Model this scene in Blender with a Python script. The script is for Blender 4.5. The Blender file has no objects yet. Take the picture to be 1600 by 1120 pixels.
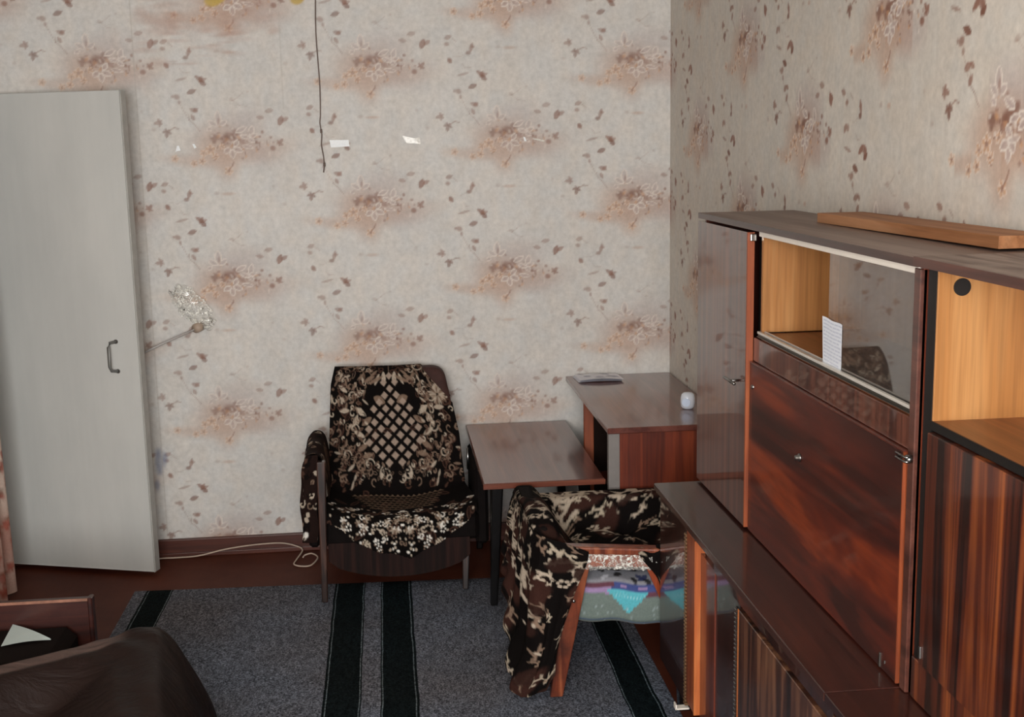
import bpy, bmesh, math, random
import numpy as np
from mathutils import Vector, Matrix, noise as mnoise

SC = bpy.context.scene
COL = SC.collection

# ------------------------------------------------------------------ camera, world, light, exposure
CAMH = 1.7368
cam_d = bpy.data.cameras.new('camera')
cam_d.sensor_fit = 'HORIZONTAL'
cam_d.sensor_width = 36.0
cam_d.lens = 1900.0 / 1600.0 * 36.0
cam_d.clip_start = 0.02
cam = bpy.data.objects.new('camera', cam_d)
COL.objects.link(cam)
R_ = ((0.99422768, -0.10547708, -0.01964438),
      (-0.03756169, -0.17067981, -0.98461034),
      (0.10050093, 0.97966473, -0.17365649))          # right, down, forward
cam.matrix_world = Matrix(((R_[0][0], -R_[1][0], -R_[2][0], 0.0),
                           (R_[0][1], -R_[1][1], -R_[2][1], 0.0),
                           (R_[0][2], -R_[1][2], -R_[2][2], CAMH),
                           (0, 0, 0, 1)))
SC.camera = cam

SC.view_settings.view_transform = 'Standard'
SC.view_settings.look = 'None'
SC.view_settings.exposure = 0.0
SC.view_settings.gamma = 1.0
SC.view_settings.use_curve_mapping = False

world = bpy.data.worlds.new('sky')
SC.world = world
world.use_nodes = True
wn = world.node_tree.nodes
wn['Background'].inputs[0].default_value = (0.72, 0.80, 0.92, 1)
wn['Background'].inputs[1].default_value = 1.0


def area(name, loc, rot, sx, sy, power, col):
    d = bpy.data.lights.new(name, 'AREA')
    d.shape = 'RECTANGLE'
    d.size, d.size_y = sx, sy
    d.energy = power
    d.color = col
    o = bpy.data.objects.new(name, d)
    o.location = loc
    o.rotation_euler = rot
    COL.objects.link(o)
    return o


# daylight entering by the window in the wall behind the camera
area('window_daylight', (-0.40, -1.10, 1.62), (math.radians(90), 0, 0), 1.75, 1.35, 192.0, (1.0, 0.99, 0.98))

# ------------------------------------------------------------------ helpers
WL = {}


def lin(r, g, b):
    def f(c):
        c /= 255.0
        return c / 12.92 if c <= 0.04045 else ((c + 0.055) / 1.055) ** 2.4
    return np.array([f(r), f(g), f(b)])


def tag(o, label=None, cat=None, group=None, kind=None):
    if label: o['label'] = label
    if cat: o['category'] = cat
    if group: o['group'] = group
    if kind: o['kind'] = kind
    return o


def thing(name, label, cat, loc, group=None):
    o = bpy.data.objects.new(name, None)
    o.empty_display_size = 0.05
    COL.objects.link(o)
    o.location = loc
    WL[o] = Vector(loc)
    return tag(o, label, cat, group)


def link(name, me, mat, parent=None, origin=None, smooth=False):
    """me is in world coordinates; its origin moves to the parent's (or to its own base)"""
    if me.vertices:
        n = len(me.vertices)
        a = np.empty(n * 3, dtype=np.float32)
        me.vertices.foreach_get('co', a)
        a = a.reshape(-1, 3)
        if origin is None:
            lo, hi = a.min(0), a.max(0)
            origin = Vector(((lo[0] + hi[0]) / 2, (lo[1] + hi[1]) / 2, lo[2]))
        else:
            origin = Vector(origin)
        a = a - np.array(origin, dtype=np.float32)
        me.vertices.foreach_set('co', a.ravel())
        me.update()
    if smooth:
        me.polygons.foreach_set('use_smooth', [True] * len(me.polygons))
    if mat is not None:
        me.materials.append(mat)
    o = bpy.data.objects.new(name, me)
    COL.objects.link(o)
    WL[o] = origin
    if parent is not None:
        o.parent = parent
        o.location = origin - WL[parent]
    else:
        o.location = origin
    return o


def fin(name, bm, mat, parent=None, origin=None, smooth=False):
    bmesh.ops.recalc_face_normals(bm, faces=bm.faces[:])
    me = bpy.data.meshes.new(name)
    bm.to_mesh(me)
    bm.free()
    return link(name, me, mat, parent, origin, smooth)


def BM():
    return bmesh.new()


def box(bm, x0, x1, y0, y1, z0, z1, bev=0.0, seg=2, M=None):
    r = bmesh.ops.create_cube(bm, size=1.0)
    vs = r['verts']
    for v in vs:
        v.co = Vector((x0 + (v.co.x + .5) * (x1 - x0), y0 + (v.co.y + .5) * (y1 - y0), z0 + (v.co.z + .5) * (z1 - z0)))
        if M is not None:
            v.co = M @ v.co
    if bev > 0:
        es = list({e for v in vs for e in v.link_edges})
        bmesh.ops.bevel(bm, geom=es, offset=bev, segments=seg, profile=0.5, affect='EDGES')
    return bm


def hexa(bm, P, bev=0.0):
    """box from 8 points: bottom loop 0-3, top loop 4-7"""
    vs = [bm.verts.new(p) for p in P]
    for f in ((3, 2, 1, 0), (4, 5, 6, 7), (0, 1, 5, 4), (1, 2, 6, 5), (2, 3, 7, 6), (3, 0, 4, 7)):
        bm.faces.new([vs[i] for i in f])
    if bev > 0:
        es = list({e for v in vs for e in v.link_edges})
        bmesh.ops.bevel(bm, geom=es, offset=bev, segments=2, profile=0.5, affect='EDGES')
    return bm


def post(bm, p0, p1, w0, d0, w1, d1, bev=0.002):
    """tapered rectangular post from p0 to p1"""
    P = []
    for p, w, d in ((p0, w0, d0), (p1, w1, d1)):
        x, y, z = p
        P += [(x - w / 2, y - d / 2, z), (x + w / 2, y - d / 2, z), (x + w / 2, y + d / 2, z), (x - w / 2, y + d / 2, z)]
    return hexa(bm, P, bev)


def tube(bm, pts, r, n=8, caps=True):
    pts = [Vector(p) for p in pts]
    rings = []
    up = Vector((0.3, 0.1, 1)).normalized()
    for i, p in enumerate(pts):
        a = pts[max(i - 1, 0)]
        b = pts[min(i + 1, len(pts) - 1)]
        t = (b - a).normalized()
        u = t.cross(up)
        if u.length < 1e-3:
            u = t.cross(Vector((1, 0, 0)))
        u.normalize()
        w = t.cross(u).normalized()
        rr = r[i] if isinstance(r, (list, tuple)) else r
        rings.append([bm.verts.new(p + (u * math.cos(2 * math.pi * k / n) + w * math.sin(2 * math.pi * k / n)) * rr) for k in range(n)])
    for A, B in zip(rings[:-1], rings[1:]):
        for k in range(n):
            bm.faces.new((A[k], A[(k + 1) % n], B[(k + 1) % n], B[k]))
    if caps:
        bm.faces.new(rings[0][::-1])
        bm.faces.new(rings[-1])
    return bm


def disc(bm, c, axis, r, h, n=24):
    c = Vector(c)
    ax = Vector(axis).normalized()
    return tube(bm, [c, c + ax * h], r, n)


def lathe(bm, c, prof, n=28):
    c = Vector(c)
    rings = []
    for r, z in prof:
        rings.append([bm.verts.new(c + Vector((r * math.cos(2 * math.pi * k / n), r * math.sin(2 * math.pi * k / n), z))) for k in range(n)])
    for A, B in zip(rings[:-1], rings[1:]):
        for k in range(n):
            bm.faces.new((A[k], A[(k + 1) % n], B[(k + 1) % n], B[k]))
    bm.faces.new(rings[0][::-1])
    bm.faces.new(rings[-1])
    return bm


def grid_mesh(name, P, C=None, keep=None):
    """P (ny,nx,3) points -> mesh; C (ny,nx,3) print colour; keep (ny-1,nx-1) faces kept"""
    ny, nx = P.shape[:2]
    idx = np.arange(ny * nx).reshape(ny, nx)
    q = np.stack([idx[:-1, :-1], idx[:-1, 1:], idx[1:, 1:], idx[1:, :-1]], -1)
    q = q[keep] if keep is not None else q.reshape(-1, 4)
    V = P.reshape(-1, 3)
    Cc = C.reshape(-1, 3) if C is not None else None
    if keep is not None:
        used = np.unique(q)
        mp = np.full(ny * nx, -1)
        mp[used] = np.arange(len(used))
        q = mp[q]
        V = V[used]
        if Cc is not None: Cc = Cc[used]
    me = bpy.data.meshes.new(name)
    me.vertices.add(len(V))
    me.vertices.foreach_set('co', V.astype(np.float32).ravel())
    nf = len(q)
    me.loops.add(nf * 4)
    me.loops.foreach_set('vertex_index', q.astype(np.int32).ravel())
    me.polygons.add(nf)
    me.polygons.foreach_set('loop_start', np.arange(nf, dtype=np.int32) * 4)
    me.polygons.foreach_set('loop_total', np.full(nf, 4, dtype=np.int32))
    me.update(calc_edges=True)
    if Cc is not None:
        at = me.color_attributes.new('print', 'FLOAT_COLOR', 'POINT')
        rgba = np.ones((len(V), 4), dtype=np.float32)
        rgba[:, :3] = Cc
        at.data.foreach_set('color', rgba.ravel())
    return me


# ------------------------------------------------------------------ flat prints, drawn with numpy on the grid of the surface
class Print:
    def __init__(s, xs, ys, base):
        s.xs, s.ys = np.asarray(xs), np.asarray(ys)
        s.C = np.empty((len(s.ys), len(s.xs), 3))
        s.C[:] = base

    def win(s, cx, cy, r):
        i0, i1 = np.searchsorted(s.xs, (cx - r, cx + r))
        j0, j1 = np.searchsorted(s.ys, (cy - r, cy + r))
        if i1 <= i0 or j1 <= j0:
            return None
        return slice(j0, j1), slice(i0, i1), s.xs[i0:i1][None, :] - cx, s.ys[j0:j1][:, None] - cy

    def put(s, w, m, col):
        m = m[..., None]
        c = s.C[w[0], w[1]]
        s.C[w[0], w[1]] = c * (1 - m) + np.asarray(col) * m

    def ell(s, cx, cy, rx, ry, ang, col, a=1.0, soft=0.3):
        w = s.win(cx, cy, max(rx, ry) * (1 + soft))
        if w is None: return
        ca, sa = math.cos(ang), math.sin(ang)
        u = (w[2] * ca + w[3] * sa) / rx
        v = (-w[2] * sa + w[3] * ca) / ry
        d = np.sqrt(u * u + v * v)
        m = np.clip((1 + soft - d) / (2 * soft + 1e-6), 0, 1)
        s.put(w, min(a, 1) * m * m * (3 - 2 * m), col)

    def leaf(s, x0, y0, ang, L, W, col, a=1.0, outline=None, ow=0.25, px=0.004):
        cx, cy = x0 + math.cos(ang) * L / 2, y0 + math.sin(ang) * L / 2
        w = s.win(cx, cy, L * 0.62)
        if w is None: return
        ca, sa = math.cos(ang), math.sin(ang)
        t = (w[2] * ca + w[3] * sa) / L + .5
        v = -w[2] * sa + w[3] * ca
        h = W / 2 * np.sin(np.pi * np.clip(t, 0, 1)) ** 0.75
        d = h - np.abs(v)
        m = np.clip(d / px + .5, 0, 1) * (t > 0) * (t < 1)
        a = min(a, 1)
        if col is not None: s.put(w, a * m, col)
        if outline is not None:
            e = m * np.clip(1 - d / (W * ow), 0, 1)
            s.put(w, a * np.clip(e * 1.6, 0, 1), outline)

    def line(s, pts, wd, col, a=1.0, px=0.003):
        for (xa, ya), (xb, yb) in zip(pts[:-1], pts[1:]):
            L = math.hypot(xb - xa, yb - ya) + 1e-9
            w = s.win((xa + xb) / 2, (ya + yb) / 2, L / 2 + wd + px)
            if w is None: continue
            ux, uy = (xb - xa) / L, (yb - ya) / L
            t = np.clip(w[2] * ux + w[3] * uy, -L / 2, L / 2)
            d = np.hypot(w[2] - t * ux, w[3] - t * uy)
            s.put(w, a * np.clip((wd / 2 - d) / px + .5, 0, 1), col)

    def ring(s, cx, cy, r, wd, col, a=1.0, px=0.003):
        w = s.win(cx, cy, r + wd + px)
        if w is None: return
        d = np.abs(np.hypot(w[2], w[3]) - r)
        s.put(w, a * np.clip((wd / 2 - d) / px + .5, 0, 1), col)


# ------------------------------------------------------------------ materials
class N:
    def __init__(s, name):
        s.m = bpy.data.materials.new(name)
        s.m.use_nodes = True
        s.t = s.m.node_tree
        s.b = s.t.nodes['Principled BSDF']
        s.out = s.t.nodes['Material Output']

    def n(s, kind, **kw):
        nd = s.t.nodes.new(kind)
        for k, v in kw.items(): setattr(nd, k, v)
        return nd

    def l(s, a, b):
        s.t.links.new(a, b)

    def coord(s, scale=(1, 1, 1), rot=(0, 0, 0), src='Object', loc=(0, 0, 0)):
        tc = s.n('ShaderNodeTexCoord')
        mp = s.n('ShaderNodeMapping')
        mp.inputs['Scale'].default_value = scale
        mp.inputs['Rotation'].default_value = rot
        mp.inputs['Location'].default_value = loc
        s.l(tc.outputs[src], mp.inputs[0])
        return mp.outputs[0]

    def noise(s, vec, scale=5, detail=3, rough=.5, dist=0):
        nd = s.n('ShaderNodeTexNoise')
        nd.inputs['Scale'].default_value = scale
        nd.inputs['Detail'].default_value = detail
        nd.inputs['Roughness'].default_value = rough
        nd.inputs['Distortion'].default_value = dist
        if vec is not None: s.l(vec, nd.inputs['Vector'])
        return nd.outputs[0]

    def ramp(s, fac, stops, interp='LINEAR'):
        r = s.n('ShaderNodeValToRGB')
        cr = r.color_ramp
        cr.interpolation = interp
        while len(cr.elements) < len(stops): cr.elements.new(0.5)
        for e, (p, c) in zip(cr.elements, stops):
            e.position = p
            c = tuple(c) if hasattr(c, '__len__') else (c, c, c)
            e.color = (c[0], c[1], c[2], 1)
        s.l(fac, r.inputs[0])
        return r.outputs[0]

    def mix(s, fac, a, b, mode='MIX'):
        nd = s.n('ShaderNodeMix', data_type='RGBA', blend_type=mode)
        for i, v in ((0, fac), (6, a), (7, b)):
            if hasattr(v, 'is_output'): s.l(v, nd.inputs[i])
            elif i == 0: nd.inputs[0].default_value = v
            else: nd.inputs[i].default_value = (v[0], v[1], v[2], 1)
        return nd.outputs[2]

    def math(s, op, a, b=None):
        nd = s.n('ShaderNodeMath', operation=op)
        for i, v in ((0, a), (1, b)):
            if v is None: continue
            if hasattr(v, 'is_output'): s.l(v, nd.inputs[i])
            else: nd.inputs[i].default_value = v
        return nd.outputs[0]

    def bump(s, h, strength=.2, dist=.002):
        b = s.n('ShaderNodeBump')
        b.inputs['Strength'].default_value = strength
        b.inputs['Distance'].default_value = dist
        s.l(h, b.inputs['Height'])
        s.l(b.outputs[0], s.b.inputs['Normal'])
        return b.outputs[0]

    def set(s, col=None, rough=None, metal=None, coat=None, coat_r=None, spec=None, sheen=None, ior=None):
        I = s.b.inputs
        if col is not None:
            if hasattr(col, 'is_output'): s.l(col, I['Base Color'])
            else: I['Base Color'].default_value = (col[0], col[1], col[2], 1)
        if rough is not None:
            if hasattr(rough, 'is_output'): s.l(rough, I['Roughness'])
            else: I['Roughness'].default_value = rough
        if metal is not None: I['Metallic'].default_value = metal
        if coat is not None: I['Coat Weight'].default_value = coat
        if coat_r is not None: I['Coat Roughness'].default_value = coat_r
        if spec is not None: I['Specular IOR Level'].default_value = spec
        if sheen is not None: I['Sheen Weight'].default_value = sheen
        if ior is not None: I['IOR'].default_value = ior
        return s.m


def wood(name, dark, mid, light, axis='z', freq=28, stretch=0.04, rough=.4, coat=.9, coat_r=.06, dist=.6,
         lo=.34, hi=.66, rot=(0, 0, 0), seed=0.0, wear=0.0, wearcol=(.3, .25, .2), spec=.5):
    """veneer: long streaks along the axis, finer pores, lacquer coat"""
    m = N(name)
    sc = [freq] * 3
    sc['xyz'.index(axis)] = freq * stretch
    v = m.coord(tuple(sc), rot, loc=(seed, seed * .7, seed * .3))
    a = m.noise(v, 1.0, 3, .55, dist)
    col = m.ramp(a, [(lo, dark), ((lo + hi) / 2, mid), (hi, light)])
    sc2 = [freq * 9] * 3
    sc2['xyz'.index(axis)] = freq * .25
    b = m.noise(m.coord(tuple(sc2), rot), 1.0, 2, .6)
    col = m.mix(.35, col, m.ramp(b, [(.3, .35), (.6, 1.0)]), 'MULTIPLY')
    if wear > 0:
        w = m.noise(m.coord((6, 6, 6)), 1.0, 6, .65)
        f = m.ramp(w, [(.5, 0), (.72, wear)])
        col = m.mix(f, col, wearcol)
    return m.set(col=col, rough=rough, coat=coat, coat_r=coat_r, spec=spec)


def plain(name, col, rough=.5, metal=0, coat=0, coat_r=.05, var=.12, scale=14, spec=.5, bump=0, bscale=60):
    m = N(name)
    f = m.noise(m.coord(), scale, 4, .6)
    c = np.asarray(col)
    out = m.ramp(f, [(.3, c * (1 - var)), (.7, np.minimum(c * (1 + var), 1))])
    if bump: m.bump(m.noise(m.coord(), bscale, 4), bump)
    return m.set(col=out, rough=rough, metal=metal, coat=coat, coat_r=coat_r, spec=spec)


def printed(name, rough=.8, fine=40, amount=.12, fine_stretch=(1, 1, 1), bump=.0, coat=0, sheen=None, spec=.3, blotch=0.0):
    """a surface carrying its printed or woven pattern, with fine grain over it"""
    m = N(name)
    at = m.n('ShaderNodeVertexColor', layer_name='print')
    f = m.noise(m.coord(fine_stretch), fine, 5, .65)
    g = m.ramp(f, [(.28, 1 - amount), (.72, 1 + amount)])
    col = m.mix(1.0, at.outputs[0], g, 'MULTIPLY')
    if bump: m.bump(f, bump, .003)
    return m.set(col=col, rough=rough, coat=coat, sheen=sheen, spec=spec)


# ------------------------------------------------------------------ the room shell
XW, XL, YB, YF, ZC = 1.2346, -1.68, 5.20, -0.95, 2.60
LEAF = lin(146, 108, 93)
LEAFD = lin(126, 86, 71)
BLOT = lin(190, 157, 137)
BLOT2 = lin(184, 168, 163)
ORNG = lin(200, 152, 110)
PALE = lin(224, 214, 204)
PAPER = lin(210, 206, 200)
rnd = random.Random(4)


def motif(p, cx, cz, sx=1.0, tone=1.0, shear=0.0, jit=None):
    """one bouquet of the wallpaper; u right, v down in tenths of a pixel of the design sheet"""
    k = .000734

    def X(u, v): return cx + (u - 560) * k * sx + shear * (803 - v) * k, cz - (v - 803) * k

    def E(u, v, ru, rv, ang, col, a, soft): 
        x, z = X(u, v)
        p.ell(x, z, ru * k * sx, rv * k, -ang, col, a * tone, soft)

    def LF(u, v, ang, L, W, col, a=.8, outline=None):
        x, z = X(u, v)
        p.leaf(x, z, -math.radians(ang), L * k, W * k, col, a * tone, outline)

    def LN(pts, w, col, a): 
        p.line([X(*q) for q in pts], w * k, col, a * tone)
    # washes
    E(600, 885, 235, 60, -.12, BLOT, .55, .75)
    E(570, 750, 150, 90, -.2, BLOT2, .50, .8)
    E(440, 850, 115, 95, .3, BLOT, .55, .8)
    E(505, 975, 55, 62, 0, BLOT, .45, .8)
    E(285, 925, 120, 28, .1, BLOT, .40, .8)
    E(700, 900, 120, 60, .2, BLOT2, .35, .8)
    E(560, 820, 130, 70, 0, BLOT * .9, .35, .8)
    # heart of the bouquet
    E(525, 795, 34, 22, .3, LEAFD, .6, .6); E(505, 800, 16, 12, .3, LEAFD, .5, .5); E(548, 806, 18, 10, .5, LEAFD, .55, .5)
    E(440, 802, 24, 20, 0, LEAFD, .6, .5)
    E(562, 772, 22, 14, .6, LEAFD, .55, .5)
    E(590, 825, 26, 12, .5, LEAF, .5, .5)
    for q in range(60):
        r = random.Random(q * 7 + 1)
        E(560 + r.gauss(0, 88), 818 + r.gauss(0, 40), r.uniform(6, 15), r.uniform(4, 9), r.uniform(0, 3), r.choice((LEAF, LEAF, LEAFD, ORNG, ORNG, PALE)), .5, .5)
    # pale lilies and flowers
    for u, v, a, L, W in ((465, 735, -90, 82, 40), (462, 738, -150, 62, 30), (468, 738, -35, 58, 30), (430, 745, 150, 34, 24),
                          (640, 800, -75, 66, 34), (628, 805, -20, 58, 26), (620, 800, 35, 54, 26), (560, 775, -25, 70, 30), (585, 790, 20, 60, 26),
                          (540, 860, 20, 60, 34), (535, 868, 85, 52, 34), (530, 862, 150, 50, 32), (545, 852, -50, 46, 30), (590, 850, 10, 70, 22)):
        LF(u, v, a, L, W, BLOT2 * 1.05, .5, None); LF(u, v, a, L, W, None, .9, PALE)
    E(470, 712, 8, 22, 0, LEAF, .45, .5)
    # orange blossoms
    for u, v, s in ((415, 868, 30), (375, 885, 22), (440, 905, 20), (480, 850, 18), (365, 930, 22), (320, 942, 20), (215, 913, 22), (510, 988, 26)):
        for q in range(5):
            a = q * 72 + u
            LF(u, v, a, s * 1.1, s * .95, ORNG, .42, None); LF(u, v, a, s * 1.1, s * .95, None, .55, PALE)
        E(u, v, s * .32, s * .32, 0, LEAF, .6, .4)
    LN([(512, 985), (535, 955), (540, 940)], 7, LEAF, .6)
    def IV(u, v, ang, sz, col, a):
        for da, f in ((0, 1.0), (62, .72), (-58, .70), (125, .42), (-120, .42)):
            LF(u, v, ang + da, sz * f, sz * f * .52, col, a)
    # brown leaves to the right
    LF(805, 742, -70, 60, 34, LEAF, .8); LF(822, 718, -30, 44, 24, LEAF, .65)
    IV(800, 842, -50, 38, LEAF, .7)
    E(765, 866, 16, 14, 0, LEAF, .75, .4); LF(728, 662, -10, 52, 26, LEAF, .5); LF(680, 690, 10, 46, 24, LEAF, .5)
    E(710, 775, 9, 9, 0, LEAF, .7, .4); E(755, 805, 9, 8, 0, LEAF, .6, .4); E(695, 800, 8, 8, 0, LEAF, .6, .4)
    # ivy leaves at the left
    IV(148, 712, 170, 40, LEAF, .6)
    IV(182, 758, 100, 42, LEAFD, .65)
    LN([(196, 756), (222, 742), (245, 748)], 7, LEAF, .5)
    # rising spray
    LN([(362, 762), (330, 720), (306, 700), (303, 670)], 5, LEAF, .45)
    LF(312, 640, 20, 50, 26, LEAF, .6); LF(318, 672, 60, 40, 22, LEAF, .6); LF(330, 655, -30, 36, 20, LEAF, .6)
    LN([(300, 690), (270, 630), (255, 602)], 4, LEAF, .35)
    E(245, 574, 18, 14, .4, LEAF, .6, .4); E(222, 572, 8, 8, 0, LEAF, .5, .4); E(258, 604, 8, 12, 0, LEAF, .5, .4)
    LF(302, 556, -20, 56, 28, LEAFD, .7)
    LF(350, 460, 35, 64, 24, LEAF, .75); LF(372, 500, -60, 44, 24, LEAF, .7); LF(378, 488, 40, 42, 28, LEAFD, .75); LF(372, 492, -20, 48, 20, LEAF, .6)
    LF(238, 488, -14, 76, 14, LEAF, .5)
    LN([(270, 420), (290, 445), (325, 440)], 4, LEAF, .3)
    LF(188, 388, 50, 40, 26, LEAF, .6); E(200, 402, 12, 14, 0, LEAF, .55, .4)
    LF(172, 282, -20, 44, 26, LEAF, .55); E(185, 312, 14, 11, .2, LEAF, .6, .4); LN([(215, 280), (240, 300)], 5, LEAF, .4)
    LF(318, 360, -75, 58, 22, LEAF, .65); E(308, 362, 15, 11, 0, LEAFD, .65, .4); LF(322, 325, 10, 26, 16, LEAF, .5)
    LN([(215, 378), (260, 382), (305, 360)], 3, LEAF, .25)
    # faint twigs
    LN([(530, 595), (556, 600), (585, 580), (610, 560)], 4, LEAF, .28)
    LN([(556, 600), (590, 625), (630, 632)], 4, LEAF, .25)
    E(550, 592, 14, 8, .3, LEAF, .3, .5); E(640, 552, 7, 6, 0, LEAF, .25, .5)
    E(860, 400, 12, 9, 0, LEAF, .22, .6); E(800, 300, 8, 8, 0, LEAF, .2, .6)
    E(480, 330, 14, 9, 0, LEAF, .25, .5); E(545, 335, 36, 8, 0, BLOT, .5, .6)


def coarse(a, b, n): return list(np.linspace(a, b, n))


def paper_grain(p, seed):
    rs = np.random.RandomState(seed)
    ny, nx = p.C.shape[:2]
    def low(sy, sx):
        g = rs.rand(ny // sy + 2, nx // sx + 2)
        j = np.linspace(0, g.shape[0] - 1.001, ny); i = np.linspace(0, g.shape[1] - 1.001, nx)
        j0 = j.astype(int); i0 = i.astype(int); fj = (j - j0)[:, None]; fi = (i - i0)[None, :]
        return (g[j0][:, i0] * (1 - fj) + g[j0 + 1][:, i0] * fj) * (1 - fi) + (g[j0][:, i0 + 1] * (1 - fj) + g[j0 + 1][:, i0 + 1] * fj) * fi
    n1 = low(4, 3) - .5; n2 = low(14, 10) - .5; n3 = low(60, 50) - .5
    f = 1 + .10 * n1 + .07 * n2 + .05 * n3
    p.C *= f[..., None]
    warm = low(9, 7) - .5
    p.C[..., 0] *= 1 + .05 * warm; p.C[..., 2] *= 1 - .05 * warm


D = .005
# back wall: fine where its print shows, coarse beyond
xs = np.array([XL] + list(np.arange(-1.67, XW - .001, D)) + [XW])
zs = np.array([0, .05] + list(np.arange(.08, 2.595, D)) + [ZC])
pb = Print(xs, zs, PAPER)
paper_grain(pb, 2)
for cx, z0 in ((-1.145, 2.10), (-.612, 1.785), (-.022, 2.087), (.553, 1.79), (1.103, 2.086), (-1.70, 1.80)):
    for q in range(-1, 6):
        z = z0 + .573 - q * .573
        if z < -.3: continue
        motif(pb, cx + (z - 1.5) * .055 * (1.15 - cx) / 1.7, z, .99, .9 if q % 2 else 1.0)
# age: the smear of damp under the ceiling, two yellow glue marks, a blue scuff, a seam
for q in range(60):
    pb.ell(rnd.uniform(-.95, -.40), 2.20 + abs(rnd.gauss(0, .10)), rnd.uniform(.02, .07), rnd.uniform(.006, .022), rnd.uniform(-.2, .2), lin(180, 142, 124), rnd.uniform(.10, .28), .8)
for q in range(26):
    pb.ell(rnd.uniform(-.95, -.55), rnd.uniform(2.08, 2.22), rnd.uniform(.02, .05), rnd.uniform(.004, .010), 0, lin(178, 140, 124), rnd.uniform(.1, .28), .8)
for x, z, r in ((-.655, 2.335, .035), (-.635, 2.345, .032), (-.318, 2.335, .028), (-.30, 2.35, .026)):
    pb.ell(x, z, r, r * .75, .2, lin(196, 166, 84), .9, .25)
for q in range(14):
    pb.ell(-1.00 + rnd.gauss(0, .012), .385 + rnd.gauss(0, .035), .010, .022, 0, lin(110, 118, 146), .35, .6)
for q in range(60):
    pb.ell(rnd.uniform(.34, .56), rnd.uniform(.10, .50), rnd.uniform(.01, .05), rnd.uniform(.004, .012), rnd.uniform(0, 3), lin(150, 152, 158), .14, .7)
pb.line([(-.985, .1), (-.985, 2.4)], .006, lin(180, 172, 162), .45)
pb.line([(-.395, 1.9), (-.395, 2.4)], .006, lin(180, 172, 162), .3)
XX, ZZ = np.meshgrid(xs, zs)
rs_ = np.random.RandomState(5)
P = np.stack([XX, np.full_like(XX, YB), ZZ], -1)
M_PAPER = printed('flowered_wallpaper', rough=.55, fine=55, amount=.10, bump=.06, spec=.28)
o = link('wall_back', grid_mesh('wall_back', P, pb.C), M_PAPER, origin=(0, YB, 0))
tag(o, kind='structure')

# right wall
PAPER_R = lin(206, 199, 189)
ys = np.array([YF, 0, 1.0] + list(np.arange(1.3, YB - .001, D)) + [YB])
zs = np.array([0, .5] + list(np.arange(.68, 2.595, D)) + [ZC])
pr_ = Print(ys, zs, PAPER_R)
paper_grain(pr_, 9)
for cy, z0 in ((5.28, 1.50), (4.692, 1.783), (4.085, 2.075), (3.486, 1.775), (2.90, 2.04), (2.305, 1.765), (1.71, 2.05)):
    for q in range(-1, 4):
        motif(pr_, -0.0 + cy, z0 + .573 - q * .573, -1.04, 1.38)
YY, ZZ = np.meshgrid(ys, zs)
P = np.stack([np.full_like(YY, XW), YY, ZZ], -1)[:, ::-1]
o = link('wall_right', grid_mesh('wall_right', P, pr_.C[:, ::-1]), M_PAPER, origin=(XW, 2.1, 0))
tag(o, kind='structure')

# the two walls behind the viewer: plain paper
M_WALL = plain('plain_wallpaper', lin(196, 188, 178), .8, var=.06, scale=30)
bm = BM()
box(bm, XL - .12, XL, YF, 4.20, 0, ZC); box(bm, XL - .12, XL, 5.16, YB, 0, ZC); box(bm, XL - .12, XL, 4.20, 5.16, 2.02, ZC)
box(bm, XL - .95, XL - .93, 4.08, 5.28, 0, 2.12); box(bm, XL - .93, XL - .12, 4.08, 4.10, 0, 2.12); box(bm, XL - .93, XL - .12, 5.24, 5.28, 0, 2.12); box(bm, XL - .93, XL - .12, 4.10, 5.24, 2.10, 2.12)
tag(fin('wall_left', bm, M_WALL), kind='structure')
bm = BM()
WX0, WX1, WZ0, WZ1 = -1.30, .50, .92, 2.32
box(bm, XL, WX0, YF - .12, YF, 0, ZC); box(bm, WX1, XW, YF - .12, YF, 0, ZC)
box(bm, WX0, WX1, YF - .12, YF, 0, WZ0); box(bm, WX0, WX1, YF - .12, YF, WZ1, ZC)
tag(fin('wall_front', bm, M_WALL), kind='structure')
M_WHITE = plain('white_gloss_paint', lin(206, 207, 203), .32, var=.03)
bm = BM()
for x in (WX0 + .02, -.42, WX1 - .02): box(bm, x - .03, x + .03, YF - .10, YF - .05, WZ0, WZ1)
for z in (WZ0 + .02, WZ1 - .02): box(bm, WX0, WX1, YF - .10, YF - .05, z - .03, z + .03)
wf = tag(fin('window_1', bm, M_WHITE), kind='structure')
bm = BM(); box(bm, WX0 - .05, WX1 + .05, YF - .02, YF + .16, WZ0 - .04, WZ0)
fin('window_sill', bm, M_WHITE, wf)
bm = BM(); box(bm, XL, XW, YF, YB, ZC, ZC + .05)
tag(fin('ceiling', bm, plain('whitewash', lin(212, 208, 200), .9, var=.03)), kind='structure')

# floor: brown painted boards
m = N('brown_floor_paint')
f1 = m.noise(m.coord((2.5, 2.5, 2.5)), 1, 6, .6)
f2 = m.noise(m.coord((60, 3, 60)), 1, 4, .6)
c = m.ramp(f1, [(.3, lin(70, 31, 20)), (.7, lin(98, 52, 37))])
c = m.mix(.25, c, m.ramp(f2, [(.3, .6), (.7, 1.0)]), 'MULTIPLY')
m.bump(f2, .05)
M_FLOOR = m.set(col=c, rough=.52, spec=.10)
bm = BM(); box(bm, XL - .95, XW, YF, YB + .05, -.05, 0)
tag(fin('floor', bm, M_FLOOR), kind='structure')

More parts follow.
